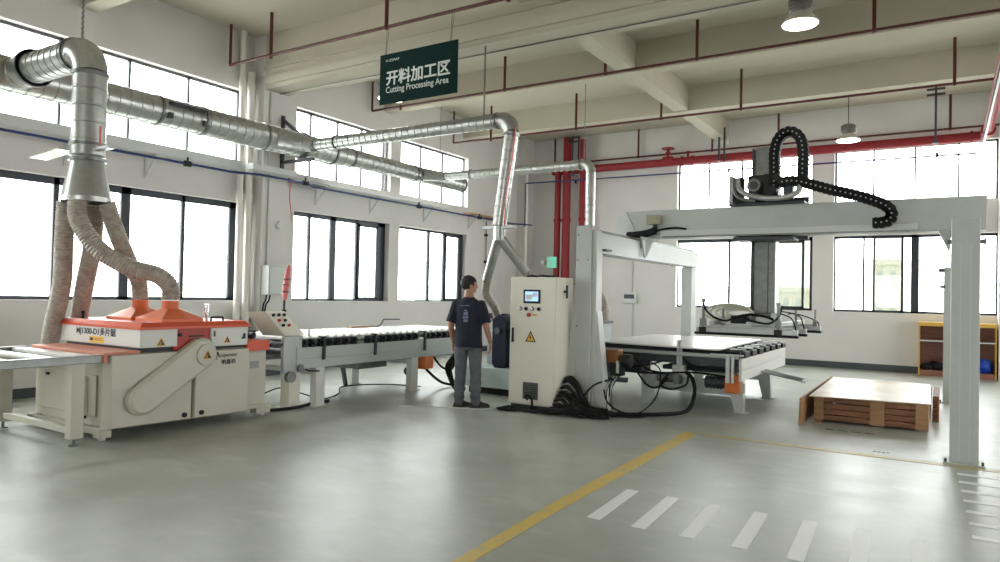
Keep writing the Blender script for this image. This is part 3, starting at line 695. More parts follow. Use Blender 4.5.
# branch 2 behind the gantry
CY = 11.9
b2 = thing('branch_duct', (-5.6, CY, 1.9), 'farthest slim spiral duct dropping behind the gantry frame', 'duct')
mb = MB(); mb.duct((DX + .1, CY - .3, DZ), (-9.0, CY, DZ - .03), .13, .10, pitch=.15); mb.build('wye', 'steel', b2)
mb = MB(); mb.duct((-9.0, CY, DZ - .03), (-5.72, CY, DZ - .03), .088, pitch=.12, seg=22); mb.build('horizontal_section', 'steel', b2)
mb = MB(); mb.sweep([(-5.72 + .14 * math.sin(a * PI / 12), CY, DZ - .17 + .14 * math.cos(a * PI / 12)) for a in range(7)], .095, 22); mb.build('elbow', 'steel', b2)
mb = MB(); mb.duct((-5.58, CY, DZ - .17), (-5.57, CY, 1.9), .085, pitch=.12, seg=22); mb.build('drop_section', 'steel', b2)
for x in (-8.95, -8.3, -5.8):
    mb = MB(); mb.cyl((x, CY, DZ - .03), (x + .03, CY, DZ - .03), .105, seg=22); mb.build('flange', 'steeld', b2)
for x in (-5.72, -9.1):
    mb = MB(); mb.cyl((x, CY, DZ + .08), (x, CY, 5.865), .008, seg=6); mb.build('hanger_rod', 'steeld', b2)
tag(flexhose('flexible_hose', [(-5.57, CY, 1.95), (-5.5, CY, 1.7), (-5.25, CY - .2, 1.45), (-5.05, CY - .5, 1.25), (-5.02, CY - .6, .95)], .09, seg=16), 'brown ribbed hose beside the gantry post, left of the small wall box', 'hose')
# ---------------------------------------------------------------- long roller conveyor
cv = thing('roller_conveyor', (-7.5, 7.8, 0), 'long grey roller conveyor leading from the orange saw past the person', 'conveyor')
CY0, CY1 = 5.85, 9.75
for x in (-6.86, -8.10):
    mb = MB(); mb.box(x - .03, x + .03, CY0 + .25, CY1, .50, .62); mb.box(x - .03, x + .03, CY0 + .25, CY1, .628, .77); mb.box(x - .022, x + .022, CY0 + .25, CY1, .6, .64); mb.build('side_beam', 'convgrey', cv, .005)
mb = MB(); mb.box(-8.06, -6.90, CY0 + .3, CY1, .80, .835); mb.box(-6.90, -6.84, CY0 + .3, CY1, .872, .885); mb.build('bed', 'steeld', cv)
for k in range(26):
    y = CY0 + .38 + k * .148
    mb = MB(); mb.cyl((-8.08, y, .865), (-6.90, y, .865), .045, seg=16); mb.build('roller', 'board', cv)
    if k % 9 == 7: continue
    mb = MB(); mb.box(-6.90, -6.83, y - .045, y + .045, .772, .87); mb.cyl((-6.90, y, .83), (-6.795, y, .83), .03, seg=12); mb.build('roller_bearing', 'blackp', cv, .006)
for y in (6.52, 7.50, 8.62, 9.5):
    mb = MB(); mb.box(-6.83, -6.80, y, y + .035, .60, .90); mb.box(-6.90, -6.80, y, y + .035, .88, .90); mb.build('clamp', 'dark', cv)
for y in (6.50, 8.42):
    for x in (-6.88, -8.10):
        mb = MB(); mb.box(x - .055, x + .055, y - .075, y + .075, .012, .50); mb.box(x - .08, x + .08, y - .10, y + .10, 0, .014); mb.build('leg', 'white', cv, .004)
    mb = MB(); mb.box(-8.05, -6.93, y - .03, y + .03, .40, .46); mb.build('cross_member', 'white', cv, .003)
mb = MB(); mb.box(-7.9, -7.2, 7.6, 8.2, .36, .48); mb.build('drip_tray', 'steeld', cv, .004)
mb = MB(); mb.obox((-7.95, 8.05, .22), .05, .05, .5, Matrix.Rotation(.25, 3, 'X')); mb.build('diagonal_brace', 'dark', cv)
mb = MB(); mb.box(-7.0, -6.84, 8.68, 8.90, .30, .50); mb.build('junction_box', 'orangem', cv, .01)
mb = MB(); mb.cyl((-7.12, 8.78, .26), (-7.12, 8.58, .26), .06, seg=16); mb.build('motor', 'dark', cv)
for y in (5.95, 6.1):
    mb = MB(); mb.cyl((-8.0, y, .82 if y < 6 else .70), (-6.86, y, .82 if y < 6 else .70), .055, seg=20); mb.build('feed_roller', 'dark', cv)
for x in (-6.90, -8.10):
    mb = MB(); mb.box(x, x + .06, 5.9, 6.2, .46, .92); mb.build('feed_head_plate', 'alu', cv, .01)
mb = MB(); mb.cyl((-6.86, 6.0, .42), (-6.80, 6.0, .42), .07, seg=20); mb.cyl((-6.86, 6.15, .52), (-6.80, 6.15, .52), .045, seg=20); mb.build('chain_wheel', 'steeld', cv)
# small sticks resting on the far side of the bed
mb = MB(); mb.sweep(spline([(-8.05, 8.7, .915), (-8.0, 8.9, .925), (-8.0, 9.0, 1.02), (-7.98, 9.05, 1.03), (-7.9, 9.3, 1.03)], 5), .012, 6)
tag(mb.build('bent_rod', 'dark'), 'thin bent dark rod lying on the far side of the roller conveyor', 'rod')
mb = MB(); mb.box(-8.05, -7.95, 8.2, 8.65, .911, .935); tag(mb.build('wood_offcut', 'woodl'), 'short wooden offcut on the far side of the roller conveyor', 'offcut')
# control desk at the conveyor head
dk = thing('control_desk', (-7.0, 6.0, 0), 'sloping cream control desk with buttons at the head of the conveyor', 'control desk')
mb = MB(); mb.hull8([(-7.22, 5.88, .92), (-6.92, 5.98, .92), (-6.92, 6.30, .92), (-7.22, 6.20, .92), (-7.25, 5.66, 1.21), (-7.03, 5.76, 1.225), (-7.03, 6.06, 1.225), (-7.25, 5.98, 1.21)])
mb.build('desk_body', 'cream2', dk, .008)
def on_desk(u, v):   # u along y, v along slope, front sloped face
    a, b, c, d_ = V3((-6.92, 5.98, .92)), V3((-6.92, 6.30, .92)), V3((-7.03, 6.06, 1.225)), V3((-7.03, 5.76, 1.225))
    return a.lerp(b, u).lerp(d_.lerp(c, u), v)
nrm = (on_desk(1, 0) - on_desk(0, 0)).cross(on_desk(0, 1) - on_desk(0, 0)).normalized()
for u, v in ((.22, .84), (.5, .84), (.78, .84), (.3, .62), (.6, .62), (.3, .42), (.6, .42)):
    p = on_desk(u, v); mb = MB(); mb.cyl(p - nrm * .005, p + nrm * .022, .019, seg=12); mb.build('push_button', random.choice(['blackp', 'blackp', 'redknob']), dk)
mb = MB(); mb.box(-7.12, -6.96, 6.10, 6.28, .0, .93); mb.box(-7.2, -6.90, 6.02, 6.34, 0, .012); mb.build('pedestal', 'cream2', dk, .006)
mb = MB(); mb.cyl((-6.91, 6.36, .80), (-6.91, 6.36, 1.0), .008, seg=8); mb.sweep(spline([(-6.93, 6.2, .92), (-6.90, 6.22, .6), (-6.86, 6.3, .48), (-6.80, 6.45, .46)], 6), .010, 8); mb.build('desk_cable', 'black', dk)
sg = thing('signal_light', (-7.25, 5.97, 1.2), 'slim warning light pole wrapped in pink plastic above the control desk', 'signal light')
mb = MB(); mb.cyl((-7.16, 6.16, 1.15), (-7.16, 6.16, 1.36), .014, seg=10); mb.cyl((-7.16, 6.16, 1.21), (-7.16, 6.16, 1.24), .03, seg=12); mb.build('pole', 'blackp', sg)
mb = MB(); r_ = random.Random(2); pts = [(-7.16 + r_.uniform(-.008, .008), 6.16 + .006 * k, 1.36 + .045 * k) for k in range(11)]
mb.sweep(pts, [.02, .03, .042, .036, .048, .038, .044, .04, .036, .03, .018], 10); mb.build('plastic_wrap', 'pink', sg)
for z in (1.46, 1.55, 1.62):
    mb = MB(); mb.cyl((-7.16, 6.16 + (z - 1.36) * .13, z), (-7.16, 6.16 + (z - 1.36) * .13, z + .018), .047, seg=12); mb.build('band', 'dark', sg)
# electrical box on the column
eb = thing('electrical_box', (-9.8, 8.22, 1.39), 'grey wall electrical box on the column behind the control desk', 'electrical box')
mb = MB(); mb.box(-9.90, -9.70, 8.00, 8.44, 1.40, 1.90); mb.build('housing', 'gantry', eb, .01)
mb = MB(); mb.box(-9.70, -9.685, 8.02, 8.42, 1.42, 1.88); mb.build('door', 'gantry', eb, .006)
mb = MB(); mb.cyl((-9.885, 8.10, 1.90), (-9.885, 8.10, 4.9), .014, seg=8); mb.build('conduit', 'gantry', eb)
for k in range(2): tube('cable', [(-9.8, 8.05 + k * .07, 1.40), (-9.82, 8.04 + k * .07, 1.3), (-9.86, 8.03 + k * .05, 1.2), (-9.88, 8.03 + k * .05, .9), (-9.88, 8.03 + k * .05, .14)], .014, 'black', eb)
mb = MB(); mb.cyl((-9.90, 8.36, 2.62), (-9.87, 8.36, 2.62), .07, seg=20); mb.cyl((-9.875, 8.36, 2.62), (-9.865, 8.36, 2.62), .045, seg=20)
tag(mb.build('round_wall_plate', 'gantryw'), 'small round plate on the column above the electrical box', 'plate')
# tray, brackets and air line along the window wall
tag((lambda mb: (mb.box(XL, -9.92, -2.0, 7.58, 3.48, 3.62), mb.build('cable_tray', 'gantryw', None, .003))[-1])(MB()), 'grey cable tray on brackets under the first high windows', 'cable tray')
tag((lambda mb: (mb.box(-9.88, -9.68, 7.6, 8.54, 3.48, 3.58), mb.build('cable_tray', 'gantryw', None, .003))[-1])(MB()), 'short grey cable tray piece passing the wall column', 'cable tray')
tag((lambda mb: (mb.box(XL, -9.90, 8.56, 9.55, 3.46, 3.50), mb.build('cable_tray', 'steeld', None, .003))[-1])(MB()), 'dull grey tray piece just past the column', 'cable tray')
for k, (y0, y1) in enumerate(((9.6, 11.6), (11.65, 13.3))):
    mb = MB(); mb.box(XL + .02, -9.93, y0, y1, 3.49, 3.515); tag(mb.build('white_board', 'board'), ('pale board lying on wall brackets over the middle side window', 'pale board lying on wall brackets over the last side window')[k], 'board')
mb = MB(); mb.box(XL + .02, -9.95, 14.3, 15.9, 3.47, 3.50); tag(mb.build('white_board', 'woodl'), 'brownish board lying on brackets near the far corner', 'board')
blabs = ['first small wall bracket, left of the saw ducts', 'small wall bracket above the big nearest window, right of the ducts', 'small wall bracket just right of the column', 'second small wall bracket right of the column', 'third small wall bracket right of the column', 'small wall bracket closest to the far corner']
for k, y in enumerate((4.9, 6.05, 9.45, 10.95, 12.75, 14.55)):
    mb = MB(); mb.box(XL, XL + .02, y, y + .025, 3.12, 3.46); mb.box(XL, -9.90, y, y + .025, 3.44, 3.46); mb.obox((-10.06, y + .0125, 3.29), .02, .02, .42, Matrix.Rotation(math.radians(42), 3, 'Y'))
    tag(mb.build('wall_bracket', 'gantry', smooth=False), blabs[k], 'bracket', 'small brackets carrying the tray on the window wall')
ap = thing('air_pipe', (-9.9, 6, 3.40), 'blue compressed air pipe running along the window wall', 'pipe')
mb = MB(); mb.sweep([(-9.88, -2, 3.40), (-9.88, 7.3, 3.40), (-9.66, 7.75, 3.40), (-9.66, 8.7, 3.40), (-9.88, 9.1, 3.40), (-9.88, 16.2, 3.40), (-9.6, 16.6, 3.40), (-9.6, 16.75, 3.40)], .020, 8); mb.build('pipe_run', 'blue', ap)
mb = MB(); mb.cyl((-9.88, 16.85, 3.38), (-9.88, 16.85, 4.585), .018, seg=8); mb.cyl((-9.88, 16.85, 4.585), (.55, 17.3, 4.585), .018, seg=8); mb.build('far_pipe_run', 'blue', ap)
for y, x in ((6.55, -9.88), (8.72, -9.66), (12.2, -9.88), (14.6, -9.88)):
    mb = MB(); mb.cyl((x, y - .05, 3.40), (x, y + .05, 3.40), .045, seg=12); mb.cyl((x, y, 3.40), (x, y, 3.50), .016, seg=8); mb.build('valve', 'blackp', ap)
for x in (-8.55, -4.45, -.17):
    mb = MB(); mb.cyl((x, 17.28, 4.56), (x, 17.28, 4.66), .03, seg=10); mb.build('clip', 'blackp', ap)
# pale blue machine behind the person and cabinet
bm_ = thing('blue_machine', (-5.3, 9.3, 0), 'pale blue grey machine body behind the person and the control cabinet', 'machine')
mb = MB(); mb.box(-6.20, -4.35, 8.80, 10.3, .10, .40); mb.build('plinth', 'paleblue', bm_, .01)
mb = MB(); mb.box(-6.12, -4.40, 8.86, 10.2, .0, .10); mb.build('black_base_skirt', 'blackp', bm_)  # black base of the machine, set back below the plinth
mb = MB(); mb.box(-5.80, -4.38, 9.05, 10.2, .40, 1.08); mb.box(-6.10, -5.80, 9.3, 10.2, .40, .95); mb.build('body', 'paleblue', bm_, .015)
mb = MB(); mb.box(-5.84, -4.36, 9.02, 10.22, 1.08, 1.12); mb.build('top_plate', 'dark', bm_, .004)
mb = MB(); mb.box(-4.75, -4.345, 8.82, 9.6, .40, 1.16); mb.box(-4.8, -4.33, 8.80, 9.62, 1.16, 1.20); mb.build('end_housing', 'paleblue', bm_, .01)
capsule_ = MB(); n = 20
for j, x in enumerate((8.98, 8.86, 8.84)):
    pass
def yz_capsule(xc, zc0, zc1, r, y0, y1, nm, m, par):
    mb = MB(); pts = [(xc + r * math.cos(a), zc1 + r * math.sin(a)) for a in [PI * k / 12 for k in range(13)]] + [(xc + r * math.cos(a), zc0 + r * math.sin(a)) for a in [PI + PI * k / 12 for k in range(13)]]
    mb.prism([(p[0], y0, p[1]) for p in pts], (0, y1 - y0, 0)); return mb.build(nm, m, par, .012)
yz_capsule(-5.60, .50, 1.06, .125, 8.86, 9.05, 'blade_guard', 'navy', bm_)
mb = MB(); mb.cyl((-5.62, 8.86, .95), (-5.62, 8.83, .95), .05, seg=16); mb.build('guard_hub', 'dark', bm_)
for x in (-5.95, -5.72): 
    mb = MB(); mb.box(x, x + .1, 9.1, 9.2, 1.12, 1.20); mb.build('sensor_block', 'blackp', bm_, .006)
# person
# ---------------------------------------------------------------- control cabinet
cab = thing('control_cabinet', (-4.54, 8.26, 0), 'tall beige control cabinet with touch screen, right of the person', 'cabinet')
mb = MB(); mb.box(-4.88, -4.20, 8.00, 8.46, .06, 1.73); mb.build('housing', 'cream2', cab, .006)
mb = MB(); mb.box(-4.86, -4.22, 8.02, 8.44, 0, .06); mb.build('plinth', 'dark', cab)
mb = MB(); mb.box(-4.872, -4.208, 7.978, 7.998, .075, 1.715); mb.build('door', 'cream2', cab, .005)
mb = MB(); mb.box(-4.67, -4.42, 7.966, 7.978, 1.385, 1.565); sc = mb.build('touch_panel', 'blackp', cab, .004)
mb = MB(); mb.box(-4.642, -4.448, 7.9635, 7.966, 1.415, 1.54); mb.build('screen', 'screen', sc, smooth=False)
mb = MB(); mb.box(-4.63, -4.54, 7.962, 7.9635, 1.43, 1.50); mb.box(-4.53, -4.46, 7.962, 7.9635, 1.47, 1.525); mb.build('screen_windows', 'board', sc, smooth=False)
for k, (x, z, m_) in enumerate(((-4.72, 1.315, 'chrome'), (-4.63, 1.315, 'blackp'), (-4.54, 1.315, 'chrome'), (-4.44, 1.315, 'blackp'), (-4.585, 1.235, 'redknob'))):
    mb = MB(); mb.cyl((x, 7.978, z), (x, 7.955, z), .020 if k < 4 else .026, seg=14); b_ = mb.build('push_button', m_, cab)
    mb = MB(); mb.cyl((x, 7.978, z), (x, 7.972, z), .028, seg=14); mb.build('button_ring', 'steeld', b_)
mb = MB(); mb.box(-4.535, -4.47, 7.976, 7.978, 1.225, 1.245); mb.build('button_label', 'yellowl', cab)
mb = MB(); mb.box(-4.835, -4.81, 7.955, 7.978, .87, 1.06); mb.build('door_handle', 'blackp', cab, .004)
mb = MB(); mb.prism([(-4.635, 7.978, .885), (-4.475, 7.978, .885), (-4.555, 7.978, 1.03)], (0, -.002, 0)); ws = mb.build('warning_sticker', 'inkd', cab, smooth=False)
mb = MB(); mb.prism([(-4.612, 7.976, .897), (-4.498, 7.976, .897), (-4.555, 7.976, 1.002)], (0, -.002, 0)); mb.build('sticker_field', 'yellowl', ws, smooth=False)
mb = MB(); mb.prism([(-4.565, 7.974, .905), (-4.54, 7.974, .945), (-4.552, 7.974, .945), (-4.545, 7.974, .985), (-4.57, 7.974, .935), (-4.558, 7.974, .937)], (0, -.001, 0)); mb.build('bolt_symbol', 'inkd', ws, smooth=False)
mb = MB(); mb.box(-4.655, -4.43, 7.972, 7.978, .14, .36); vt = mb.build('vent_grille', 'steeld', cab)
mb = MB()
for k in range(9): mb.obox((-4.5425, 7.968, .155 + k * .024), .21, .012, .008, Matrix.Rotation(.6, 3, 'X'))
mb.build('louvre', 'dark', vt)
tag((lambda mb: (mb.sweep(spline([(-4.75, 8.2, 1.745), (-4.66, 8.15, 1.75), (-4.6, 8.22, 1.745), (-4.5, 8.12, 1.75), (-4.36, 8.16, 1.745), (-4.3, 8.2, 1.745)], 5), .014, 6), mb.build('cable_scrap', 'black'))[-1])(MB()), 'black cable scrap lying on top of the control cabinet', 'cable')
mb = MB(); mb.box(-4.20, -4.16, 8.2, 8.24, 1.53, 1.56); mb.cyl((-4.16, 8.22, 1.46), (-4.16, 8.22, 1.63), .015, seg=8); mb.build('side_antenna', 'blackp', cab)

# ---------------------------------------------------------------- gantry frame
gf = thing('gantry_frame', (-1.9, 10.4, 0), 'four-post grey steel gantry frame around the lift table', 'gantry')
def post(x0, x1, y0, y1, h, m_='gantry', foot=True):
    mb = MB(); mb.box(x0, x1, y0, y1, .015, h); p_ = mb.build('post', m_, gf, .006)
    if foot:
        mb = MB(); mb.box(x0 - .05, x1 + .05, y0 - .05, y1 + .05, 0, .016); mb.build('base_plate', m_, p_)
        for x in (x0 - .03, x1 + .03):
            mb = MB(); mb.cyl((x, y0 - .03, .016), (x, y0 - .03, .05), .011, seg=8); mb.build('anchor_bolt', 'dark', p_)
    return p_
pl = post(-4.12, -3.90, 8.38, 8.62, 2.42)
mb = MB(); mb.hull8([(-4.30, 8.372, .015), (-4.10, 8.372, .015), (-4.10, 8.63, .015), (-4.30, 8.63, .015), (-4.125, 8.372, 1.45), (-4.10, 8.372, 1.45), (-4.10, 8.63, 1.45), (-4.125, 8.63, 1.45)])
mb.build('foot_gusset', 'gantry', pl, .004)
mb = MB(); mb.box(-3.90, -3.84, 8.42, 8.60, .015, 2.34); mb.build('guide_strip', 'gantryw', pl, .004)
mb = MB(); mb.hull8([(-3.84, 8.44, .015), (-3.68, 8.44, .015), (-3.68, 8.60, .015), (-3.84, 8.60, .015), (-3.84, 8.44, 1.3), (-3.83, 8.44, 1.3), (-3.83, 8.60, 1.3), (-3.84, 8.60, 1.3)]); mb.build('inner_gusset', 'gantryw', pl, .003)
for z in (1.95, 1.99):
    pass
for x, z in ((-4.09, 1.97), (-3.94, 1.97), (-4.13, 1.65), (-4.09, 1.1), (-4.09, 2.3)):
    mb = MB(); mb.cyl((x, 8.38, z), (x, 8.372, z), .010, seg=8); mb.build('screw', 'dark', pl)
post(-4.05, -3.86, 12.55, 12.85, 2.05, 'gantry')
mb = MB(); mb.box(-4.10, -3.86, 8.60, 12.90, 2.06, 2.34); mb.box(-4.10, -3.86, 8.40, 8.60, 2.34, 2.36); lb_ = mb.build('side_beam', 'gantryw', gf, .006)
mb = MB(); mb.box(-4.06, -3.92, 8.62, 12.88, 2.34, 2.385); mb.build('guide_rail', 'steeld', lb_)
mb = MB(); mb.box(-3.86, -3.845, 8.66, 12.88, 2.05, 2.065); mb.box(-3.86, -3.80, 8.62, 8.82, 2.10, 2.125); mb.build('edge_strip', 'dark', lb_)
post(.045, .275, 7.90, 8.16, 2.305)
post(-.02, .10, 12.6, 12.85, 2.05)
mb = MB(); mb.box(0.06, .25, 8.16, 12.85, 2.02, 2.26); rb = mb.build('side_beam', 'gantry', gf, .006)
mb = MB(); mb.box(.09, .22, 9.6, 12.88, 2.26, 2.385); mb.build('guide_rail', 'steeld', rb)
for x, d_ in ((.045, -1), (.275, 1)):
    mb = MB(); mb.cyl((x, 8.0, 2.09), (x + .05 * d_, 8.0, 2.09), .022, seg=10); mb.box(min(x + .03 * d_, x + .045 * d_), max(x + .03 * d_, x + .045 * d_), 7.98, 8.04, 2.06, 2.12); mb.build('rail_bolt', 'steeld', rb)
mb = MB(); mb.cyl((-.02, 12.6, 2.0), (-.09, 12.6, 2.0), .03, seg=10); mb.build('rail_bolt', 'steeld', rb)
mb = MB(); mb.cyl((.0, 12.4, 1.75), (-.07, 12.4, 1.75), .025, seg=10); mb.build('rail_bolt', 'steeld', rb)
# front corner caps and wall bits on right near post
mb = MB(); mb.box(.055, .265, 7.894, 7.90, 2.10, 2.30); mb.build('cover_plate', 'gantry', gf)
mb = MB(); mb.box(.12, .125, 7.896, 7.90, .05, 2.05); mb.box(.20, .205, 7.896, 7.90, .05, 2.05); mb.build('seam', 'gantryw', gf)

# ---------------------------------------------------------------- travelling bridge
BRY = 10.28
br = thing('overhead_bridge', (-1.9, 10.4, 2.38), 'long grey overhead bridge beam lying across the gantry side beams', 'beam')
mb = MB(); mb.box(-4.28, .42, BRY, BRY + .26, 2.40, 2.82); mb.build('beam', 'gantry', br, .008)
mb = MB(); mb.hull8([(-4.35, BRY - .012, 2.40), (-3.98, BRY - .012, 2.40), (-3.98, BRY, 2.40), (-4.35, BRY, 2.40), (-4.35, BRY - .012, 2.82), (-4.20, BRY - .012, 2.82), (-4.20, BRY, 2.82), (-4.35, BRY, 2.82)]); mb.box(-4.35, -4.28, BRY, BRY + .24, 2.40, 2.82); mb.build('end_plate', 'gantryw', br, .004)
mb = MB(); mb.box(-3.62, -.30, BRY - .09, BRY, 2.415, 2.50); mb.build('rail_ledge', 'gantryw', br, .004)
mb = MB(); mb.box(-3.6, -.38, BRY - .075, BRY - .02, 2.395, 2.415); mb.build('linear_rail', 'steeld', br)
mb = MB()
mb.hull8([(-3.93, BRY - .5, 2.36), (-3.80, BRY - .5, 2.36), (-3.80, BRY + .3, 2.36), (-3.93, BRY + .3, 2.36), (-4.1, BRY - .1, 2.40), (-3.78, BRY - .1, 2.40), (-3.78, BRY + .3, 2.40), (-4.1, BRY + .3, 2.40)])
mb.prism([(-3.835, BRY - .35, 2.40), (-3.835, BRY - .10, 2.40), (-3.835, BRY - .18, 2.08)], (.02, 0, 0)); mb.prism([(-3.85, BRY - .30, 2.40), (-3.78, BRY - .02, 2.40), (-3.84, BRY - .2, 2.10)], (.03, .06, 0)); mb.build('saddle_bracket', 'gantry', br, .003)
mb = MB(); mb.prism([(-.08, BRY - .02, 2.40), (.06, BRY - .02, 2.40), (.045, BRY - .02, 2.12)], (0, .22, 0)); mb.box(.03, .30, BRY - .1, BRY + .3, 2.385, 2.40); mb.build('saddle_bracket', 'gantry', br, .003)
mb = MB(); mb.box(-3.84, -3.62, BRY - .10, BRY, 2.60, 2.74); jb = mb.build('junction_box', 'boxb', br, .008)
mb = MB(); mb.cyl((-3.72, BRY - .05, 2.60), (-3.72, BRY - .05, 2.49), .035, seg=12); mb.build('gland', 'blackp', jb)
mb = MB(); mb.sweep(spline([(-4.12, BRY - .12, 2.44), (-4.0, BRY - .14, 2.44), (-3.85, BRY - .13, 2.455), (-3.68, BRY - .12, 2.50)], 6), .055, 10); mb.build('cable_bundle', 'black', br)
tube('cable', [(-3.68, BRY - .10, 2.50), (-3.55, BRY - .05, 2.53), (-3.4, BRY - .03, 2.54), (-3.25, BRY - .02, 2.52)], .016, 'black', br)
# z carriage and column
zc = thing('lifting_carriage', (-2.15, 10.2, 2.82), 'motor carriage with a tall grey column riding on the overhead bridge', 'carriage')
mb = MB(); mb.box(-2.36, -2.08, 10.66, 10.90, 1.30, 3.72); mb.build('column', 'steeld', zc, .006)
mb = MB(); mb.box(-2.40, -2.375, 10.62, 10.88, 1.28, 3.70); mb.build('side_rail', 'dark', zc)
mb = MB(); mb.box(-2.085, -2.06, 10.62, 10.88, 1.28, 3.74); mb.build('side_rail', 'steeld', zc)
mb = MB(); mb.box(-2.17, -2.16, 10.65, 10.66, 1.3, 3.7); mb.build('column_seam', 'dark', zc)
mb = MB(); mb.box(-2.62, -1.62, 10.56, 10.64, 2.36, 2.95); mb.box(-2.62, -1.62, 10.2, 10.64, 2.82, 2.86); mb.box(-2.55, -1.75, 10.2, 10.6, 2.33, 2.38); mb.build('carriage_plate', 'dark', zc, .006)
mb = MB(); mb.lathe([(.04, 0), (.085, .0), (.10, .03), (.105, .12), (.10, .24)], (-2.24, 10.02, 3.07), 'Y', 24); mt_ = mb.build('servo_motor', 'steeld', zc)
mb = MB(); mb.lathe([(.03, 0), (.055, .005), (.06, .02)], (-2.24, 10.0, 3.07), 'Y', 20); mb.build('motor_cap', 'dark', mt_)
mb = MB(); mb.box(-2.12, -1.93, 10.05, 10.30, 2.86, 3.22); mb.box(-2.36, -2.05, 10.22, 10.36, 2.86, 3.24); mb.cyl((-2.0, 9.98, 2.98), (-2.0, 10.06, 2.98), .07, seg=16); mb.cyl((-1.94, 9.98, 3.16), (-1.94, 10.06, 3.16), .05, seg=16); mb.build('gearbox', 'blackp', zc, .012)
mb = MB(); mb.box(-2.54, -2.40, 10.08, 10.22, 2.86, 3.20); mb.build('terminal_housing', 'blackp', zc, .012)
mb = MB(); mb.box(-2.58, -2.53, 10.04, 10.26, 2.84, 3.22); mb.build('side_bracket', 'alu', zc, .004)
mb = MB(); mb.box(-1.86, -1.74, 10.05, 10.20, 2.86, 3.10); mb.cyl((-1.80, 10.12, 3.10), (-1.80, 10.12, 3.14), .05, seg=16); mb.build('drive_unit', 'dark', zc, .012)
tube('cable_sleeve', [(-2.46, 10.02, 3.16), (-2.42, 9.98, 3.02), (-2.30, 9.95, 2.93), (-2.05, 9.94, 2.87), (-1.80, 9.96, 2.88), (-1.66, 10.0, 2.95), (-1.66, 10.04, 3.06)], .036, 'alu', zc, seg=12)
tube('cable_sleeve', [(-2.5, 10.0, 3.18), (-2.48, 9.95, 2.98), (-2.38, 9.93, 2.88), (-2.2, 9.93, 2.84)], .022, 'steeld', zc, seg=10)
def chain(path, nm, lab, w=.11, t=.12, y=10.08):
    pts = resample(spline([(x, y, z) for x, z in path], 14), .062); mb = MB()
    for a, b in zip(pts, pts[1:]):
        d_ = (b - a).normalized(); side = V3((0, 1, 0)); up = d_.cross(side).normalized()
        R = Matrix((d_, side, up)).transposed(); c_ = (a + b) / 2
        mb.mi = 0; mb.obox(c_, (b - a).length * 1.25, w, t, R); mb.obox(c_, (b - a).length * .6, w * .9, t * 1.14, R)
        mb.mi = 1; mb.cyl(c_ - side * (w / 2 + .002), c_ - side * (w / 2 + .006), .011, seg=8)
    return mb.build(nm, ['black', 'dots'], zc)
chain([(-1.98, 3.02), (-1.98, 3.3), (-1.98, 3.52), (-1.93, 3.70), (-1.80, 3.78), (-1.67, 3.70), (-1.62, 3.52), (-1.62, 3.3), (-1.62, 3.05)], 'cable_chain', None)
chain([(-1.90, 3.085), (-1.75, 3.10), (-1.58, 3.06), (-1.3, 2.96), (-1.0, 2.87), (-.74, 2.77), (-.60, 2.68), (-.57, 2.58), (-.63, 2.51), (-.78, 2.50)], 'cable_chain', None, y=10.05)
# ---------------------------------------------------------------- vacuum gripper hanging from the column
vg = thing('vacuum_gripper', (-2.3, 10.9, 1.0), 'aluminium vacuum gripper frame hanging over the lift table', 'gripper')
for y in (9.93, 10.62, 11.95):
    mb = MB(); mb.box(-2.98, -1.64, y, y + .09, 1.03, 1.10); mb.box(-2.95, -1.70, y + .02, y + .07, 1.10, 1.13); bar = mb.build('cross_bar', 'alu', vg, .004)
    mb = MB(); mb.box(-3.0, -1.63, y - .01, y + .10, .995, 1.03); mb.build('foam_pad', 'black', bar, .003)
for x in (-2.80, -2.30, -1.95):
    mb = MB(); mb.box(x, x + .07, 9.95, 12.03, 1.13, 1.19); mb.build('long_bar', 'alu', vg, .004)
for x, z in ((-2.885, 1.50), (-1.88, 1.46)):
    mb = MB(); mb.cyl((x, 9.95, 1.03), (x, 9.95, z - .04), .022, seg=10); mb.cyl((x, 9.95, z - .05), (x, 9.95, z), .03, seg=10); mb.box(x - .04, x + .04, 9.92, 9.98, 1.12, 1.22); mb.build('guide_rod', 'steeld', vg)
    mb = MB(); mb.box(x - .05, x + .05, 9.915, 9.93, 1.03, 1.10); mb.build('rod_clamp', 'blackp', vg)
for x, y in ((-1.78, 10.65), (-1.72, 11.98), (-2.7, 10.3)):
    mb = MB(); mb.cyl((x, y, 1.10), (x, y, 1.36), .016, seg=8); mb.box(x - .03, x + .03, y - .03, y + .03, 1.10, 1.2); mb.build('guide_rod', 'steeld', vg)
mb = MB(); mb.box(-2.42, -2.02, 10.62, 10.92, 1.19, 1.30); mb.build('mounting_plate', 'steeld', vg, .006)
mb = MB(); mb.box(-2.52, -2.30, 10.0, 10.18, 1.16, 1.27); mb.build('valve_block', 'blackp', vg, .006)
mb = MB(); mb.box(-2.2, -1.95, 10.1, 10.4, 1.19, 1.26); mb.box(-1.98, -1.9, 9.98, 10.1, 1.14, 1.32); mb.build('ejector', 'alu', vg, .004)
for k in range(5):
    c_ = []; a0 = .33 - .035 * k; b0 = .125 - .02 * k
    for j in range(13): a = 2 * PI * j / 12; c_.append((-2.62 + .03 * k + a0 * math.cos(a), 10.25 + .05 * k + .04 * math.sin(a), 1.30 + b0 * math.sin(a)))
    tube('clear_hose', c_, .016, 'pad', vg, seg=6, n=4)
tube('black_hose', [(-2.885, 9.95, 1.46), (-2.84, 9.92, 1.34), (-2.72, 9.90, 1.24), (-2.55, 9.90, 1.20), (-2.40, 9.94, 1.26), (-2.2, 9.94, 1.20), (-2.0, 9.94, 1.18), (-1.88, 9.94, 1.27), (-1.84, 10.0, 1.42)], .014, 'black', vg, seg=6)
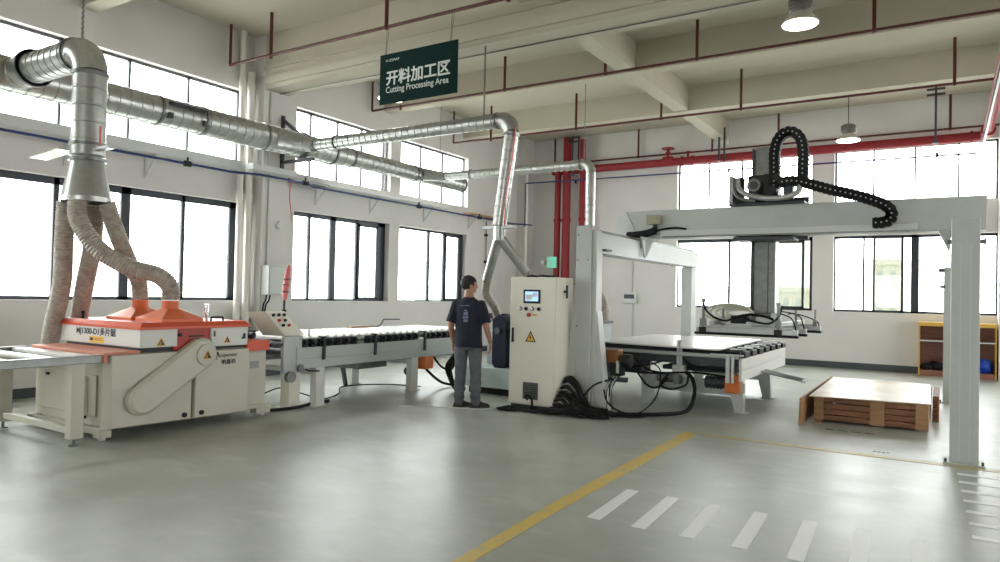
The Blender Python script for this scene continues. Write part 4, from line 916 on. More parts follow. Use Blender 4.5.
tube('black_hose', [(-2.42, 10.0, 1.26), (-2.25, 9.97, 1.29), (-2.05, 9.97, 1.27), (-1.95, 9.99, 1.23)], .02, 'black', vg, seg=6)
for y, x0, xe in ((9.97, -1.86, -1.65), (10.66, -1.84, -1.66), (11.99, -2.2, -1.66)):
    tube('black_hose', [(x0 - .05, y, 1.30), (x0 + .02, y, 1.31), ((x0 + xe) / 2 + .03, y, 1.26), (xe - .03, y, 1.17), (xe, y, 1.06)], .010, 'black', vg, seg=6)
# ---------------------------------------------------------------- lift table
lt = thing('lift_table', (-3.2, 10.9, 0), 'grey roller lift table with a white board on it, under the gantry', 'table')
LX0, LX1, LY0, LY1 = -4.38, -2.22, 9.42, 12.36
mb = MB(); mb.box(LX1 - .04, LX1, LY0, LY1, .57, .72); mb.box(LX1 - .04, LX1, LY0, LY1, .43, .565); mb.build('end_beam', 'white', lt, .005)
mb = MB(); mb.box(LX0, LX0 + .05, LY0, LY1, .43, .72); mb.box(LX0, LX1 - .05, LY1 - .05, LY1, .43, .72); mb.build('rear_beam', 'gantry', lt, .005)
mb = MB(); mb.box(LX0, LX1 - .04, LY0 + .12, LY0 + .17, .60, .70); mb.build('front_inner_beam', 'dark', lt, .003)
mb = MB(); mb.box(LX0 + .25, LX0 + .75, LY0 + .1, LY0 + .5, .42, .70); mb.build('lift_unit', 'dark', lt, .01)
mb = MB(); mb.box(LX0 - .1, LX1 - .06, LY0 + .04, LY0 + .12, .715, .76); mb.build('front_rail', 'alu', lt, .003)
mb = MB(); mb.box(LX1 - .40, LX1 + .02, LY0 - .06, LY0 + .02, .755, .775); mb.box(LX1 - .20, LX1 - .15, LY0 - .03, LY0 + .02, .40, .76); mb.box(LX1 - .13, LX1 - .10, LY0 - .03, LY0 + .02, .40, .76); mb.build('corner_bracket', 'gantryw', lt, .003)
for k in range(16):
    y = LY0 + .12 + k * .18; mb = MB(); mb.cyl((LX0 + .06, y, .765), (LX1 - .05, y, .765), .04, seg=14); mb.build('roller', 'blackp', lt)
for k in range(7):
    y = LY0 + .2 + k * .42; mb = MB(); mb.box(LX1 - .06, LX1 + .0, y, y + .26, .722, .80); mb.build('drive_cover', 'blackp', lt, .01)
    mb = MB(); mb.box(LX1 - .28, LX1 - .08, y + .28, y + .36, .79, .815); mb.build('wear_strip', 'board', lt, .002)
for (x, y, sx) in ((-2.30, 9.60, -1), (-2.30, 11.3, -1), (-3.62, 9.72, 1), (-3.62, 12.2, 1)):
    mb = MB(); mb.hull8([(x - .04, y - .06, .012), (x + .07, y - .06, .012), (x + .07, y + .06, .012), (x - .04, y + .06, .012), (x - (.14 if sx < 0 else .06), y - .06, .43), (x + .07 + (.1 if sx > 0 else 0), y - .06, .43), (x + .07 + (.1 if sx > 0 else 0), y + .06, .43), (x - (.14 if sx < 0 else .06), y + .06, .43)])
    lg = mb.build('leg', 'gantry', lt, .004)
    mb = MB(); mb.box(x - .06, x + .12, y - .09, y + .09, 0, .013); mb.build('foot_plate', 'gantry', lg)
for y in (9.70, 11.9):
    mb = MB(); mb.box(-3.62, -2.34, y, y + .06, .20, .40); mb.build('lower_beam', 'gantry', lt, .004)
mb = MB(); mb.box(-3.55, -2.5, 10.2, 11.6, .44, .50); mb.build('inner_tray', 'dark', lt)
mb = MB(); mb.cyl((-2.72, 9.55, .38), (-2.44, 9.55, .38), .075, seg=18); mm_ = mb.build('gear_motor', 'dark', lt)
mb = MB(); 
for k in range(5): mb.cyl((-2.70 + k * .045, 9.55, .38), (-2.685 + k * .045, 9.55, .38), .088, seg=18)
mb.build('cooling_fins', 'dark', mm_)
mb = MB(); mb.box(-2.45, -2.26, 9.46, 9.60, .26, .50); mb.cyl((-2.40, 9.53, .50), (-2.40, 9.53, .56), .05, seg=14); mb.build('gearbox', 'orangem', lt, .015)
mb = MB(); mb.box(-2.26, -2.20, 9.5, 9.56, .27, .40); mb.build('terminal_box', 'cream', lt, .006)
mb = MB(); mb.cyl((-3.38, 9.52, .40), (-3.14, 9.52, .40), .07, seg=16); mb.box(-3.14, -3.06, 9.46, 9.6, .32, .5); mb.build('gear_motor', 'steeld', lt, .006)
mb = MB(); mb.cyl((-3.09, 9.50, .45), (-3.09, 9.50, .92), .02, seg=8); mb.cyl((-3.05, 9.50, .45), (-3.05, 9.50, .92), .02, seg=8); mb.box(-3.16, -2.99, 9.46, 9.56, .46, .58); mb.build('stop_cylinder', 'gantryw', lt, .004)
for c_ in ([(-4.2, 9.5, .60), (-3.9, 9.45, .50), (-3.5, 9.46, .56), (-3.3, 9.46, .62)], [(-3.9, 9.44, .50), (-3.6, 9.43, .44), (-3.2, 9.43, .47), (-2.8, 9.44, .50), (-2.4, 9.45, .47)],
           [(-3.7, 9.44, .64), (-3.5, 9.42, .50), (-3.3, 9.43, .46)], [(-3.0, 9.45, .68), (-2.85, 9.43, .58), (-2.65, 9.43, .56), (-2.35, 9.45, .56)], [(-3.2, 9.42, .45), (-3.3, 9.42, .3), (-3.15, 9.42, .25), (-2.95, 9.42, .33), (-2.92, 9.42, .45)],
           [(-3.65, 9.44, .44), (-3.5, 9.42, .28), (-3.35, 9.42, .26), (-3.2, 9.42, .4)]):
    tube('cable', c_, .014, 'black', lt, seg=6)
mb = MB(); mb.prism([(LX0 - .05, 9.62, .815), (-2.56, 9.36, .815), (-2.50, 9.42, .815), (-2.60, 12.3, .815), (LX0 - .05, 12.3, .815)], (0, 0, .02))
tag(mb.build('white_board', 'board', None, .002), 'large white board lying on the lift table under the gantry', 'board')
mb = MB(); mb.sweep([(-2.3, 10.7, .47), (-1.54, 9.95, .44)], .018, 4); mb.sweep([(-2.28, 10.9, .47), (-1.56, 10.12, .44)], .018, 4); mb.box(-1.58, -1.53, 9.90, 10.16, .42, .455); mb.build('support_arm', 'alu', lt)
# amber motor on the gantry's inner foot
gm = thing('gear_motor', (-3.72, 8.75, .3), 'amber and black gear motor beside the near gantry post', 'motor')
mb = MB(); mb.box(-3.79, -3.60, 8.62, 8.80, .62, .80); mb.build('gearbox', 'amber', gm, .015)
mb = MB(); mb.box(-3.72, -3.56, 8.62, 8.78, .46, .64); mb.cyl((-3.56, 8.7, .66), (-3.45, 8.7, .66), .09, seg=18); mb.build('motor', 'blackp', gm, .01)
mb = MB(); mb.box(-3.62, -3.585, 8.60, 8.62, .5, .66); mb.build('label', 'leaf', gm)
mb = MB(); mb.box(-3.84, -3.80, 8.60, 8.80, .1, .7); mb.box(-3.80, -3.5, 8.66, 8.72, .38, .44); mb.cyl((-3.62, 8.69, .44), (-3.62, 8.69, .50), .02); mb.build('bracket', 'dark', gm)
# ---------------------------------------------------------------- crate of planks
cr = thing('wooden_crate', (-.77, 10.7, 0), 'low brown slatted wooden crate with a plywood lid, on the open floor', 'crate')
x0, x1, y0, y1 = -1.37, -.14, 9.56, 11.86
for i, (a, b) in enumerate(((x0 + .10, x0 + .62), (x0 + .74, x1 - .14))):
    for k in range(4):
        mb = MB(); mb.box(a - .05, b + .05, y0 + .012, y0 + .03, .03 + k * .072, .03 + k * .072 + .063); mb.build('front_slat', 'wood', cr, .002)
for a, b in ((x0, x0 + .11), (x0 + .62, x0 + .77), (x1 - .14, x1 - .01)):
    mb = MB(); mb.box(a, b, y0 - .008, y0 + .014, .02, .318); mb.build('batten', 'woodl', cr, .002)
for k in range(4):
    mb = MB(); mb.box(x0 + .02, x1 - .02, y1 - .02, y1, .03 + k * .072, .093 + k * .072); mb.build('back_slat', 'wood', cr)
    for xx in (x0, x1 - .03):
        mb = MB(); mb.box(xx, xx + .02, y0 + .03, y1 - .02, .03 + k * .072, .093 + k * .072); mb.build('side_slat', 'wood', cr)
for yy in (9.9, 10.7, 11.5):
    mb = MB(); mb.box(x0 + .03, x1 - .03, yy, yy + .1, 0, .03); mb.build('skid', 'wood', cr)
mb = MB(); mb.hull8([(-1.40, 9.36, .325), (-.125, 9.57, .322), (-.17, 11.90, .322), (-1.44, 11.90, .325), (-1.40, 9.36, .337), (-.125, 9.57, .334), (-.17, 11.90, .334), (-1.44, 11.90, .337)])
mb.build('lid', 'ply', cr, .001)
mb = MB(); mb.hull8([(-1.485, 9.14, 0), (-1.46, 9.14, 0), (-1.485, 12.1, 0), (-1.51, 12.1, 0), (-1.475, 9.14, .325), (-1.45, 9.14, .325), (-1.475, 12.1, .325), (-1.50, 12.1, .325)])
tag(mb.build('crate_panel', 'woodl', None, .002), 'long brown panel standing on edge along the left side of the crate', 'panel')
for k in range(5):
    mb = MB(); mb.box(-.125, -.055, 10.5 + (k % 2) * .03, 11.8, .0 + k * .066, .058 + k * .066)
    tag(mb.build('dark_plank', 'wood', None, .003), 'dark plank stacked against the right side of the crate', 'plank', 'dark planks stacked right of the crate')
mb = MB(); mb.box(-1.36, -1.28, 9.44, 9.54, 0, .03); tag(mb.build('wood_block', 'woodl', None, .003), 'small wood block on the floor at the front left corner of the crate', 'block')
# ---------------------------------------------------------------- shelf cabinet against the far wall
sh = thing('low_bookshelf', (.2, 17.2, 0), 'brown open shelf unit with ochre top against the far wall', 'shelf')
a, b, c, d_ = -.46, .87, 17.02, 17.42
mb = MB(); mb.box(a - .01, b + .01, c - .01, d_, 1.03, 1.11); mb.build('top', 'shelfy', sh, .003)
for x in (a, .19, b - .02):
    mb = MB(); mb.box(x, x + .02, c, d_, 0, 1.03); sd = mb.build('upright', 'shelfy' if x != .19 else 'shelfw', sh, .002)
mb = MB(); mb.box(a + .02, b - .02, d_ - .015, d_, .0, 1.03); mb.build('back_panel', 'shelfw', sh)
for x_0, x_1 in ((a + .02, .19), (.21, b - .02)):
    mb = MB(); mb.box(x_0, x_1, c + .01, d_ - .015, .715, .735); mb.build('shelf_board', 'shelfw', sh, label='lighter edged shelf board' if False else None)
    mb = MB(); mb.box(x_0, x_1, c + .004, c + .012, .712, .738); mb.build('shelf_edge', 'gantry', sh)
    mb = MB(); mb.box(x_0, x_1, c + .01, d_ - .015, .10, .12); mb.box(x_0, x_1, c + .005, c + .02, .0, .12); mb.build('bottom_board', 'shelfw', sh, .002)
def blob(nm, m_, c, rx, ry, rz, seed, lab, cat, grp=None, parent=None):
    mb = MB(); mb.sphere(c, rx, ry, rz, 18, 12); r_ = random.Random(seed)
    for v in mb.bm.verts:
        n_ = mnoise.noise(v.co * 9 + V3((seed, 0, 0))); dlt = (v.co - V3(c)); v.co += dlt * (.35 * n_)
        if v.co.z < c[2] - rz * .75: v.co.z = c[2] - rz * .8
    o = mb.build(nm, m_, parent)
    return tag(o, lab, cat, grp) if lab else o
for k, x in enumerate((-.33, -.19, -.06, .08)):
    blob('black_bag', 'black', (x, 17.17 + .05 * (k % 2), .12 + .8 * (.085 + .025 * (k % 2))), .105, .10, .085 + .025 * (k % 2), k + 3, 'crumpled black bag in the bottom left of the shelf unit', 'bag', 'black bags in the low shelf')
blob('blue_bag', 'bluebag', (.68, 17.2, .12 + .8 * .16), .15, .13, .16, 9, 'crumpled blue plastic bag in the bottom right of the shelf unit', 'bag')

# ---------------------------------------------------------------- hanging sign
SY = 7.36
sgn = thing('hanging_sign', (-6.04, SY, 4.1), 'dark green hanging sign with white Chinese and English lettering', 'sign')
mb = MB(); mb.box(-6.71, -5.375, SY - .008, SY + .008, 4.10, 4.797); mb.build('sign_board', 'green', sgn, .002)
text_mesh('开料加工区', .215, 'ink', sgn, (-6.59, SY - .010, 4.375), (1, 0, 0), (0, 0, 1), 'chinese_lettering', width=1.10, bold=.005)
text_mesh('Cutting Processing Area', .122, 'ink', sgn, (-6.59, SY - .010, 4.25), (1, 0, 0), (0, 0, 1), 'english_lettering', width=1.08, bold=.001)
text_mesh('H·ZSMAP', .05, 'ink', sgn, (-6.60, SY - .010, 4.685), (1, 0, 0), (0, 0, 1), 'small_logo_lettering', width=.24)
for x in (-6.62, -5.50):
    for dx in (0, .035):
        mb = MB(); mb.cyl((x + dx * .2, SY, 4.79), (x + dx + .02, SY, 5.17), .003, seg=5); mb.build('hanging_wire', 'dark', sgn)
# ---------------------------------------------------------------- high bay lamps
def lamp(x, y, z, lab, R_=.225):
    t = thing('high_bay_lamp', (x, y, z), lab, 'lamp', 'high bay lamps under the ceiling')
    mb = MB(); mb.lathe([(R_ * .35, .20), (R_ * .38, .19), (R_ * .5, .12), (R_ * .78, .06), (R_, .0), (R_, -.01), (R_ * .97, -.012)], (x, y, z), 'Z', 32); mb.build('reflector', 'lampw', t)
    mb = MB(); mb.lathe([(R_ * .55, .12), (R_ * .60, .15), (R_ * .58, .28), (R_ * .4, .31), (.02, .32)], (x, y, z), 'Z', 28)
    for k in range(5): mb.cyl((x, y, z + .14 + k * .03), (x, y, z + .15 + k * .03), R_ * .66, seg=24)
    mb.build('heat_sink', 'lamph', t)
    mb = MB(); mb.lathe([(R_ * .93, -.022), (R_ * .95, -.012)], (x, y, z), 'Z', 32); mb.build('diffuser', 'lampdisc', t)
    mb = MB(); mb.cyl((x, y, z + .32), (x, y, ZC if not (7.95 < y < 8.5) else 4.97), .008, seg=6); mb.build('hanging_rod', 'dark', t)
lamp(-1.46, 8.75, 4.74, 'nearest high bay lamp, glowing, high above the overhead bridge', .205)
lamp(-1.66, 15.5, 4.72, 'distant high bay lamp hanging above the cable chain')
lamp(-7.72, 8.75, 4.68, 'high bay lamp partly hidden behind the hanging sign')
# ---------------------------------------------------------------- sprinkler pipes
hx = (-10.0, -9.0, -6.87, -4.85, -3.32, -.6, .07, 2.2)
def sprinkler(y, z, x0, drops, lab, r=.022):
    t = thing('sprinkler_pipe', (x0, y, z), lab, 'pipe', 'dark red sprinkler pipes under the ceiling')
    mb = MB(); mb.cyl((x0, y, z), (XR, y, z), r, seg=10); mb.build('pipe_run', 'darkred', t)
    for x, zt, below in drops:
        mb = MB(); mb.cyl((x, y, z - below), (x, y, zt), r * (1.15 if below else 1), seg=10)
        if below: mb.sphere((x, y, z), r * 1.7, seg=10, ring=6)
        mb.build('riser', 'darkred', t)
sprinkler(7.36, 5.185, -10.02, [(-10.02, 5.86, 0), (-9.02, 5.86, .05), (-6.62, 5.86, 0.03), (-4.62, 5.86, .05), (-2.2, 5.86, .03), (.2, 5.86, .03)], 'nearest dark red sprinkler pipe, above the hanging sign', .024)
sprinkler(10.88, 5.25, -10.32 + .2, [(-10.12, 5.86, 0), (-9.35, 5.25, .07), (-6.87, 5.86, .02), (-4.87, 5.86, .03), (-3.32, 5.86, .02), (-.86, 5.86, .03), (1.6, 5.86, .03)], 'second dark red sprinkler pipe, passing just below the sign and above the lamp')
sprinkler(13.62, 5.10, -10.02, [(-10.02, 5.86, 0), (-8.95, 5.86, .06), (-6.76, 5.86, .02), (-4.86, 5.86, .03), (-3.30, 5.86, .02), (.10, 5.86, .02)], 'third dark red sprinkler pipe across the middle of the ceiling')
sprinkler(17.32, 5.14, -9.9, [(-9.9, 5.14, 0), (-8.5, 5.86, .0), (-6.78, 5.86, .02), (-4.87, 5.86, .03), (-3.33, 5.86, .02), (.06, 5.86, .02)], 'farthest thin red sprinkler pipe just above the thick red main')
# ---------------------------------------------------------------- thick red fire main
rm = thing('fire_main', (-4, 17.1, 4.9), 'thick red fire main along the top of the far wall', 'pipe')
RY = 17.17
mb = MB(); mb.cyl((-9.2, RY, 4.90), (.45, RY, 4.90), .098, seg=18); mb.build('main_run', 'red', rm)
mb = MB(); mb.sweep(spline([(.45, RY, 4.90), (.60, RY - .05, 4.90), (.68, RY - .2, 4.90), (.68, RY - .6, 4.90)], 6), .10, 18); mb.build('elbow', 'red', rm)
mb = MB(); mb.cyl((.68, RY - .6, 4.90), (.68, 4, 4.90), .09, seg=18); mb.build('return_run', 'red', rm)
for p, ax in (((.43, RY, 4.9), 'X'), ((.68, RY - .62, 4.9), 'Y'), ((-5.56, RY, 4.9), 'X'), ((-5.3, RY, 4.9), 'X')):
    mb = MB(); mb.lathe([(.095, -.03), (.125, -.025), (.125, .025), (.095, .03)], p, ax, 20); mb.build('coupling', 'red', rm)
mb = MB(); mb.cyl((-5.93, RY, 4.95), (-5.93, RY, 5.24), .035, seg=12); mb.lathe([(.10, -.12), (.11, 0), (.10, .12)], (-5.93, RY, 4.95), 'X', 16); mb.lathe([(.06, 0), (.075, .01), (.06, .06)], (-5.93, RY, 5.1), 'Z', 14); vv = mb.build('gate_valve', 'red', rm)
mb = MB(); mb.sweep([(-5.93 + .15 * math.cos(2 * PI * k / 20), RY + .15 * math.sin(2 * PI * k / 20), 5.25) for k in range(21)], .014, 6); mb.box(-6.07, -5.79, RY - .01, RY + .01, 5.24, 5.26); mb.box(-5.94, -5.92, RY - .14, RY + .14, 5.24, 5.26); mb.build('handwheel', 'red', vv)
mb = MB(); mb.cyl((-5.42, RY, 4.95), (-5.42, RY, 5.12), .03, seg=10); mb.cyl((-5.42, RY, 5.12), (-5.42, RY, 5.14), .05, seg=10); mb.build('air_vent', 'red', rm)
for k, (x, r, zb, zt, lab) in enumerate(((-9.0, .085, 0, 4.9, 'leftmost of the three red riser pipes above the control cabinet'), (-8.73, .11, 0, 5.8, 'thickest middle red riser pipe with joints above the control cabinet'), (-8.26, .075, 0, 5.7, 'right red riser pipe ending behind the gantry post'))):
    t = thing('riser_pipe', (x, 17.1, 0), lab, 'pipe', 'red risers in the far corner')
    mb = MB(); mb.cyl((x, 17.1, zb), (x, 17.1, zt), r, seg=18); mb.build('pipe', 'red', t)
    for z in (1.9, 3.5, 4.9):
        mb = MB(); mb.cyl((x, 17.1, z), (x, 17.1, z + .09), r + .02, seg=18); mb.build('coupling', 'red', t)
def hanger(x, y, z0, z1, lab, cross=True):
    mb = MB(); mb.box(x - .02, x + .02, y - .02, y + .02, z0, z1)
    if cross:
        mb.box(x - .16, x + .16, y - .02, y + .02, z1 - .06, z1 - .02); mb.box(x - .16, x + .16, y - .02, y + .02, z1 - .17, z1 - .13); mb.box(x - .05, x + .05, y - .05, y + .05, z0, z0 + .04)
    tag(mb.build('pipe_hanger', 'dark', smooth=False), lab, 'hanger', 'dark hangers holding the pipes on the far wall')
hanger(-.19, 16.6, 4.72, 5.86, 'dark T-topped pipe hanger above the right window, beyond the lamp')
hanger(-8.5, 16.95, 4.72, 5.78, 'dark T-topped pipe hanger between the red riser pipes')
hanger(-4.62, 17.02, 4.80, 5.72, 'plain dark pipe hanger left of the tall grey column', False)
hanger(-4.50, 17.04, 4.76, 5.60, 'plain dark pipe hanger closest to the tall grey column', False)
hanger(-9.0, 16.9, 5.0, 5.75, 'dark pipe hanger above the leftmost red riser', False)
mb = MB(); mb.box(.57, .61, 3, 17.3, 4.56, 4.585); mb.box(.57, .58, 3, 17.3, 4.56, 4.62)
tag(mb.build('steel_channel', 'alu'), 'pale steel channel running towards the camera beside the red pipe', 'channel')
# exit sign on the risers
ex = thing('exit_sign', (-9.03, 16.9, 2.25), 'small green lit exit sign hanging on the red riser pipe', 'sign')
mb = MB(); mb.box(-9.20, -8.92, 16.93, 16.97, 2.24, 2.54); mb.build('sign_box', 'exit', ex, .004)
mb = MB(); mb.box(-9.12, -9.08, 16.925, 16.93, 2.33, 2.42); mb.sphere((-9.10, 16.925, 2.45), .022, .004, .022, 10, 6); mb.box(-9.16, -9.07, 16.925, 16.93, 2.38, 2.395); mb.obox((-9.12, 16.9275, 2.31), .02, .005, .08, Matrix.Rotation(.5, 3, 'Y')); mb.obox((-9.07, 16.9275, 2.31), .02, .005, .08, Matrix.Rotation(-.5, 3, 'Y')); mb.build('running_figure', 'exitink', ex)
mb = MB(); mb.cyl((-9.32, 16.96, 2.4), (-9.32, 16.90, 2.4), .07, seg=16); tag(mb.build('alarm_bell', 'gantry'), 'small round grey alarm bell beside the green exit sign', 'bell')
# small wall box
wb = thing('wall_box', (-6.98, 17.43, 1.33), 'small white breaker box on the far wall, seen through the gantry', 'electrical box')
mb = MB(); mb.box(-7.16, -6.80, 17.36, 17.449, 1.34, 1.62); mb.build('housing', 'gantryw', wb, .006)
mb = MB(); mb.box(-7.12, -6.84, 17.352, 17.36, 1.45, 1.56); mb.build('window', 'dark', wb, .003)
mb = MB(); mb.cyl((-6.93, 17.43, 1.62), (-6.93, 17.43, 3.5), .012, seg=8); mb.cyl((-6.90, 17.43, .15), (-6.90, 17.43, 1.34), .012, seg=8); mb.build('conduit', 'gantry', wb)
# ---------------------------------------------------------------- cables on the floor
cabs = []
r_ = random.Random(5)
def floor_cable(ctrl, r, lab, grp='black cables around the cabinet and the gantry foot', m_='black'):
    o = tube('power_cable', ctrl, r, m_, seg=8, n=7); return tag(o, lab, 'cable', grp)
for k in range(11):
    z0 = .56 - k * .042; o_ = r_.uniform(-.03, .03)
    y_ = 8.30 - .035 * k; w_ = r_.uniform(.9, 1.1); zt = (.40 - .028 * k) * w_
    floor_cable([(-4.19, y_, zt), (-4.10, y_ - .02, zt + .02), (-4.0 + o_, y_ - .04, zt * .85), (-3.92 + o_, y_ - .05 + o_, max(.10, zt * .5)),
                 (-3.80 + 2 * o_, y_ - .08 + o_, .05 + .02 * (k % 4)), (-3.62 + .03 * (k % 4), y_ - .06 + .03 * (k % 3), .024 + .02 * (k % 3))], .015 + .005 * (k % 3), 'black cable curving out of the cabinet side onto the heap at the gantry foot')
for k in range(9):
    y = 7.80 + .045 * k + r_.uniform(-.02, .02)
    floor_cable([(-4.55 + .08 * k % .3, y + .06, .022), (-4.2, y - .02 + .05 * (k % 2), .022 + .018 * (k % 4)), (-3.98, y - .04 * (k % 3), .04 + .022 * (k % 4)), (-3.75, y + .06 * (k % 2), .03 + .02 * (k % 3)), (-3.50 + .03 * (k % 3), y + .10, .022)], .013 + .004 * (k % 3), 'black cable in the flat heap between cabinet and gantry foot')
floor_cable([(-3.62, 8.12, .04), (-3.35, 8.32, .03), (-3.0, 8.62, .03), (-2.78, 8.95, .06), (-2.78, 9.25, .25), (-2.86, 9.40, .42), (-2.95, 9.42, .50)], .026, 'thick black cable sweeping from the heap up under the lift table', None)
floor_cable([(-3.70, 8.40, .30), (-3.62, 8.36, .14), (-3.42, 8.38, .03), (-3.22, 8.42, .02), (-3.12, 8.36, .02), (-3.24, 8.22, .02), (-3.5, 8.12, .02)], .011, 'thin black cable looping on the floor right of the gantry foot', None)
floor_cable([(-3.66, 8.5, .36), (-3.60, 8.42, .1), (-3.3, 8.5, .02), (-3.15, 8.8, .2), (-3.25, 9.25, .5), (-3.45, 9.44, .6)], .009, 'thin black wire rising in an arc to the lift table', None)
floor_cable([(-3.66, 8.62, .42), (-3.80, 8.35, .36), (-3.90, 8.22, .2), (-3.86, 8.15, .06), (-3.7, 8.1, .03)], .012, 'thin black cable hanging in an arc at the gantry foot', None)
floor_cable([(-4.56, 7.93, .14), (-4.54, 7.86, .20), (-4.50, 7.84, .21), (-4.44, 7.84, .15), (-4.46, 7.84, .02), (-4.60, 7.80, .018), (-4.80, 7.78, .018)], .014, 'black cable looping out of the cabinet vent', None)
for k in range(3):
    floor_cable([(-4.62, 7.75 + .02 * k, .018), (-4.82, 7.70 - .03 * k, .018 + .01 * k), (-4.90, 7.80 + .02 * k, .018), (-4.78, 7.90, .018 + .01 * k), (-4.55, 7.86 - .02 * k, .02), (-4.35, 7.78, .02)], .014, 'black cable coil on the floor in front of the cabinet', 'coiled cables in front of the cabinet')
for k in range(4):
    floor_cable([(-3.66 + .02 * k, 8.66, .46), (-3.72 + .03 * k, 8.5, .3), (-3.68 + .04 * k, 8.36, .08), (-3.6 + .04 * k, 8.2, .02 + .01 * k)], .007, 'thin wire hanging from the amber gear motor', 'wires under the amber motor', 'dark' if k % 2 else 'pad')
mb = MB(); mb.box(-4.90, -4.78, 7.88, 7.96, 0, .02); tag(mb.build('wood_chip', 'woodl', None, .002), 'small wood piece on the floor at the foot of the cabinet', 'offcut')
G2 = 'black cables hanging under the roller conveyor'
floor_cable([(-6.95, 8.72, .42), (-6.85, 8.8, .25), (-6.75, 9.0, .08), (-6.6, 9.2, .02), (-6.3, 9.0, .02)], .022, 'black cable dropping from the orange conveyor box to the floor', None)
for k in range(4):
    floor_cable([(-6.50 + .03 * k, 9.0, .55 - .02 * k), (-6.55 + .03 * k, 8.85, .36), (-6.45 + .02 * k, 8.8, .18), (-6.3, 8.75, .03 + .012 * k), (-6.2, 8.72, .02)], .020, 'black cable in the bundle hanging left of the person', G2)
floor_cable([(-6.86, 8.9, .50), (-6.8, 9.05, .32), (-6.65, 9.1, .28), (-6.5, 9.0, .40), (-6.45, 9.0, .55)], .018, 'black cable slung in an arc between conveyor and pale blue machine', None)
floor_cable([(-6.95, 5.80, .02), (-6.88, 6.1, .02), (-6.92, 6.35, .02), (-6.95, 6.5, .03), (-6.98, 6.8, .02)], .020, 'thick black cable on the floor at the saw end of the conveyor', None)
floor_cable([(-7.6, 5.9, .012), (-7.4, 6.3, .20), (-7.25, 6.5, .14), (-7.2, 6.9, .012), (-7.4, 7.4, .012), (-7.9, 8.0, .012), (-7.6, 8.6, .012), (-7.0, 8.8, .012)], .009, 'thin dark cable wandering on the floor under the conveyor', None)
floor_cable([(-6.0, 7.1, .010), (-5.8, 7.25, .010), (-5.6, 7.36, .010), (-5.4, 7.45, .010), (-5.0, 7.6, .010), (-4.9, 7.85, .010)], .008, 'thin white cord on the floor in front of the person', None, 'board')

# thin vertical line with clips near the far end of the window wall
vp = thing('wall_pipe', (-10.16, 15.35, .9), 'thin dark vertical pipe with small clips on the window wall near the far corner', 'pipe')
mb = MB(); mb.cyl((-10.16, 15.35, .9), (-10.16, 15.35, 3.38), .012, seg=8); mb.build('pipe', 'dark', vp)
for z in (1.1, 1.7, 2.3, 3.0):
    mb = MB(); mb.box(-10.2, -10.13, 15.31, 15.39, z, z + .06); mb.build('clip', 'blackp', vp)
tag(tube('air_hose', [(-9.86, 8.60, 3.78), (-9.90, 8.62, 3.5), (-9.93, 8.60, 3.2), (-9.90, 8.62, 2.85), (-9.86, 8.60, 2.7)], .009, 'pink'), 'pink air hose hanging on the column edge beside the middle side window', 'hose')
# ---------------------------------------------------------------- the person
PX, PY_, PTH = -5.32, 7.66, math.radians(18)
person = thing('person', (PX, PY_, 0), 'person with short black hair in navy T-shirt and grey trousers, seen from behind', 'person')
RZ = Matrix.Rotation(PTH, 4, 'Z')
def remeshed(mb, name, m, parent, voxel=.008, smooth=2, wr=None, T=RZ):
    bmesh.ops.recalc_face_normals(mb.bm, faces=mb.bm.faces[:])
    me0 = bpy.data.meshes.new('tmp'); mb.bm.to_mesh(me0); mb.bm.free()
    o0 = bpy.data.objects.new('tmp', me0); COL.objects.link(o0)
    md = o0.modifiers.new('r', 'REMESH'); md.mode = 'VOXEL'; md.voxel_size = voxel; md.use_smooth_shade = True
    if smooth:
        s_ = o0.modifiers.new('s', 'SMOOTH'); s_.iterations = smooth; s_.factor = .5
    dg = bpy.context.evaluated_depsgraph_get(); me = bpy.data.meshes.new_from_object(o0.evaluated_get(dg))
    bpy.data.objects.remove(o0); bpy.data.meshes.remove(me0)
    if wr:
        ns = [v.normal.copy() for v in me.vertices]
        for v, n_ in zip(me.vertices, ns): v.co += n_ * wr(v.co)
    me.transform(T); me.materials.clear(); me.materials.append(M[m]); me.name = name
    me.polygons.foreach_set('use_smooth', [True] * len(me.polygons))
    o = bpy.data.objects.new(name, me); COL.objects.link(o); o.parent = parent
    return o
def rings(mb, L_, seg=20):
    R_ = []
    for (x, y, z, rx, ry) in L_:
        R_.append([mb.bm.verts.new((x + rx * math.cos(2 * PI * k / seg), y + ry * math.sin(2 * PI * k / seg), z)) for k in range(seg)])
    for a, b in zip(R_, R_[1:]):
        for k in range(seg): mb._f([a[k], a[(k + 1) % seg], b[(k + 1) % seg], b[k]])
    mb._f(R_[0][::-1]); mb._f(R_[-1])
def limb(mb, pts, rad, seg=14):
    P = spline(pts, 5); n = len(P) - 1; m_ = len(rad) - 1
    def R(i):
        t = i / n * m_; k = min(int(t), m_ - 1); return rad[k] + (rad[k + 1] - rad[k]) * (t - k)
    mb.sweep(P, R, seg); mb.sphere(P[0], rad[0], seg=12, ring=8); mb.sphere(P[-1], rad[-1], seg=12, ring=8)
armR = [(.170, -.01, 1.345), (.245, -.03, 1.09), (.285, .06, .86)]
armL = [(-.170, -.01, 1.345), (-.228, -.04, 1.09), (-.225, .06, .85)]
legR = [(.09, 0, .90), (.105, .015, .50), (.125, -.02, .09)]
legL = [(-.09, 0, .90), (-.10, .01, .50), (-.10, -.03, .09)]
mb = MB()
rings(mb, [(0, 0, .82, .15, .10), (0, -.01, .92, .165, .115), (0, 0, 1.05, .145, .10), (0, 0, 1.22, .165, .11), (0, -.005, 1.33, .17, .105), (0, -.01, 1.385, .13, .08), (0, -.01, 1.43, .075, .066), (0, -.002, 1.49, .060, .062), (0.003, .008, 1.56, .056, .062)])
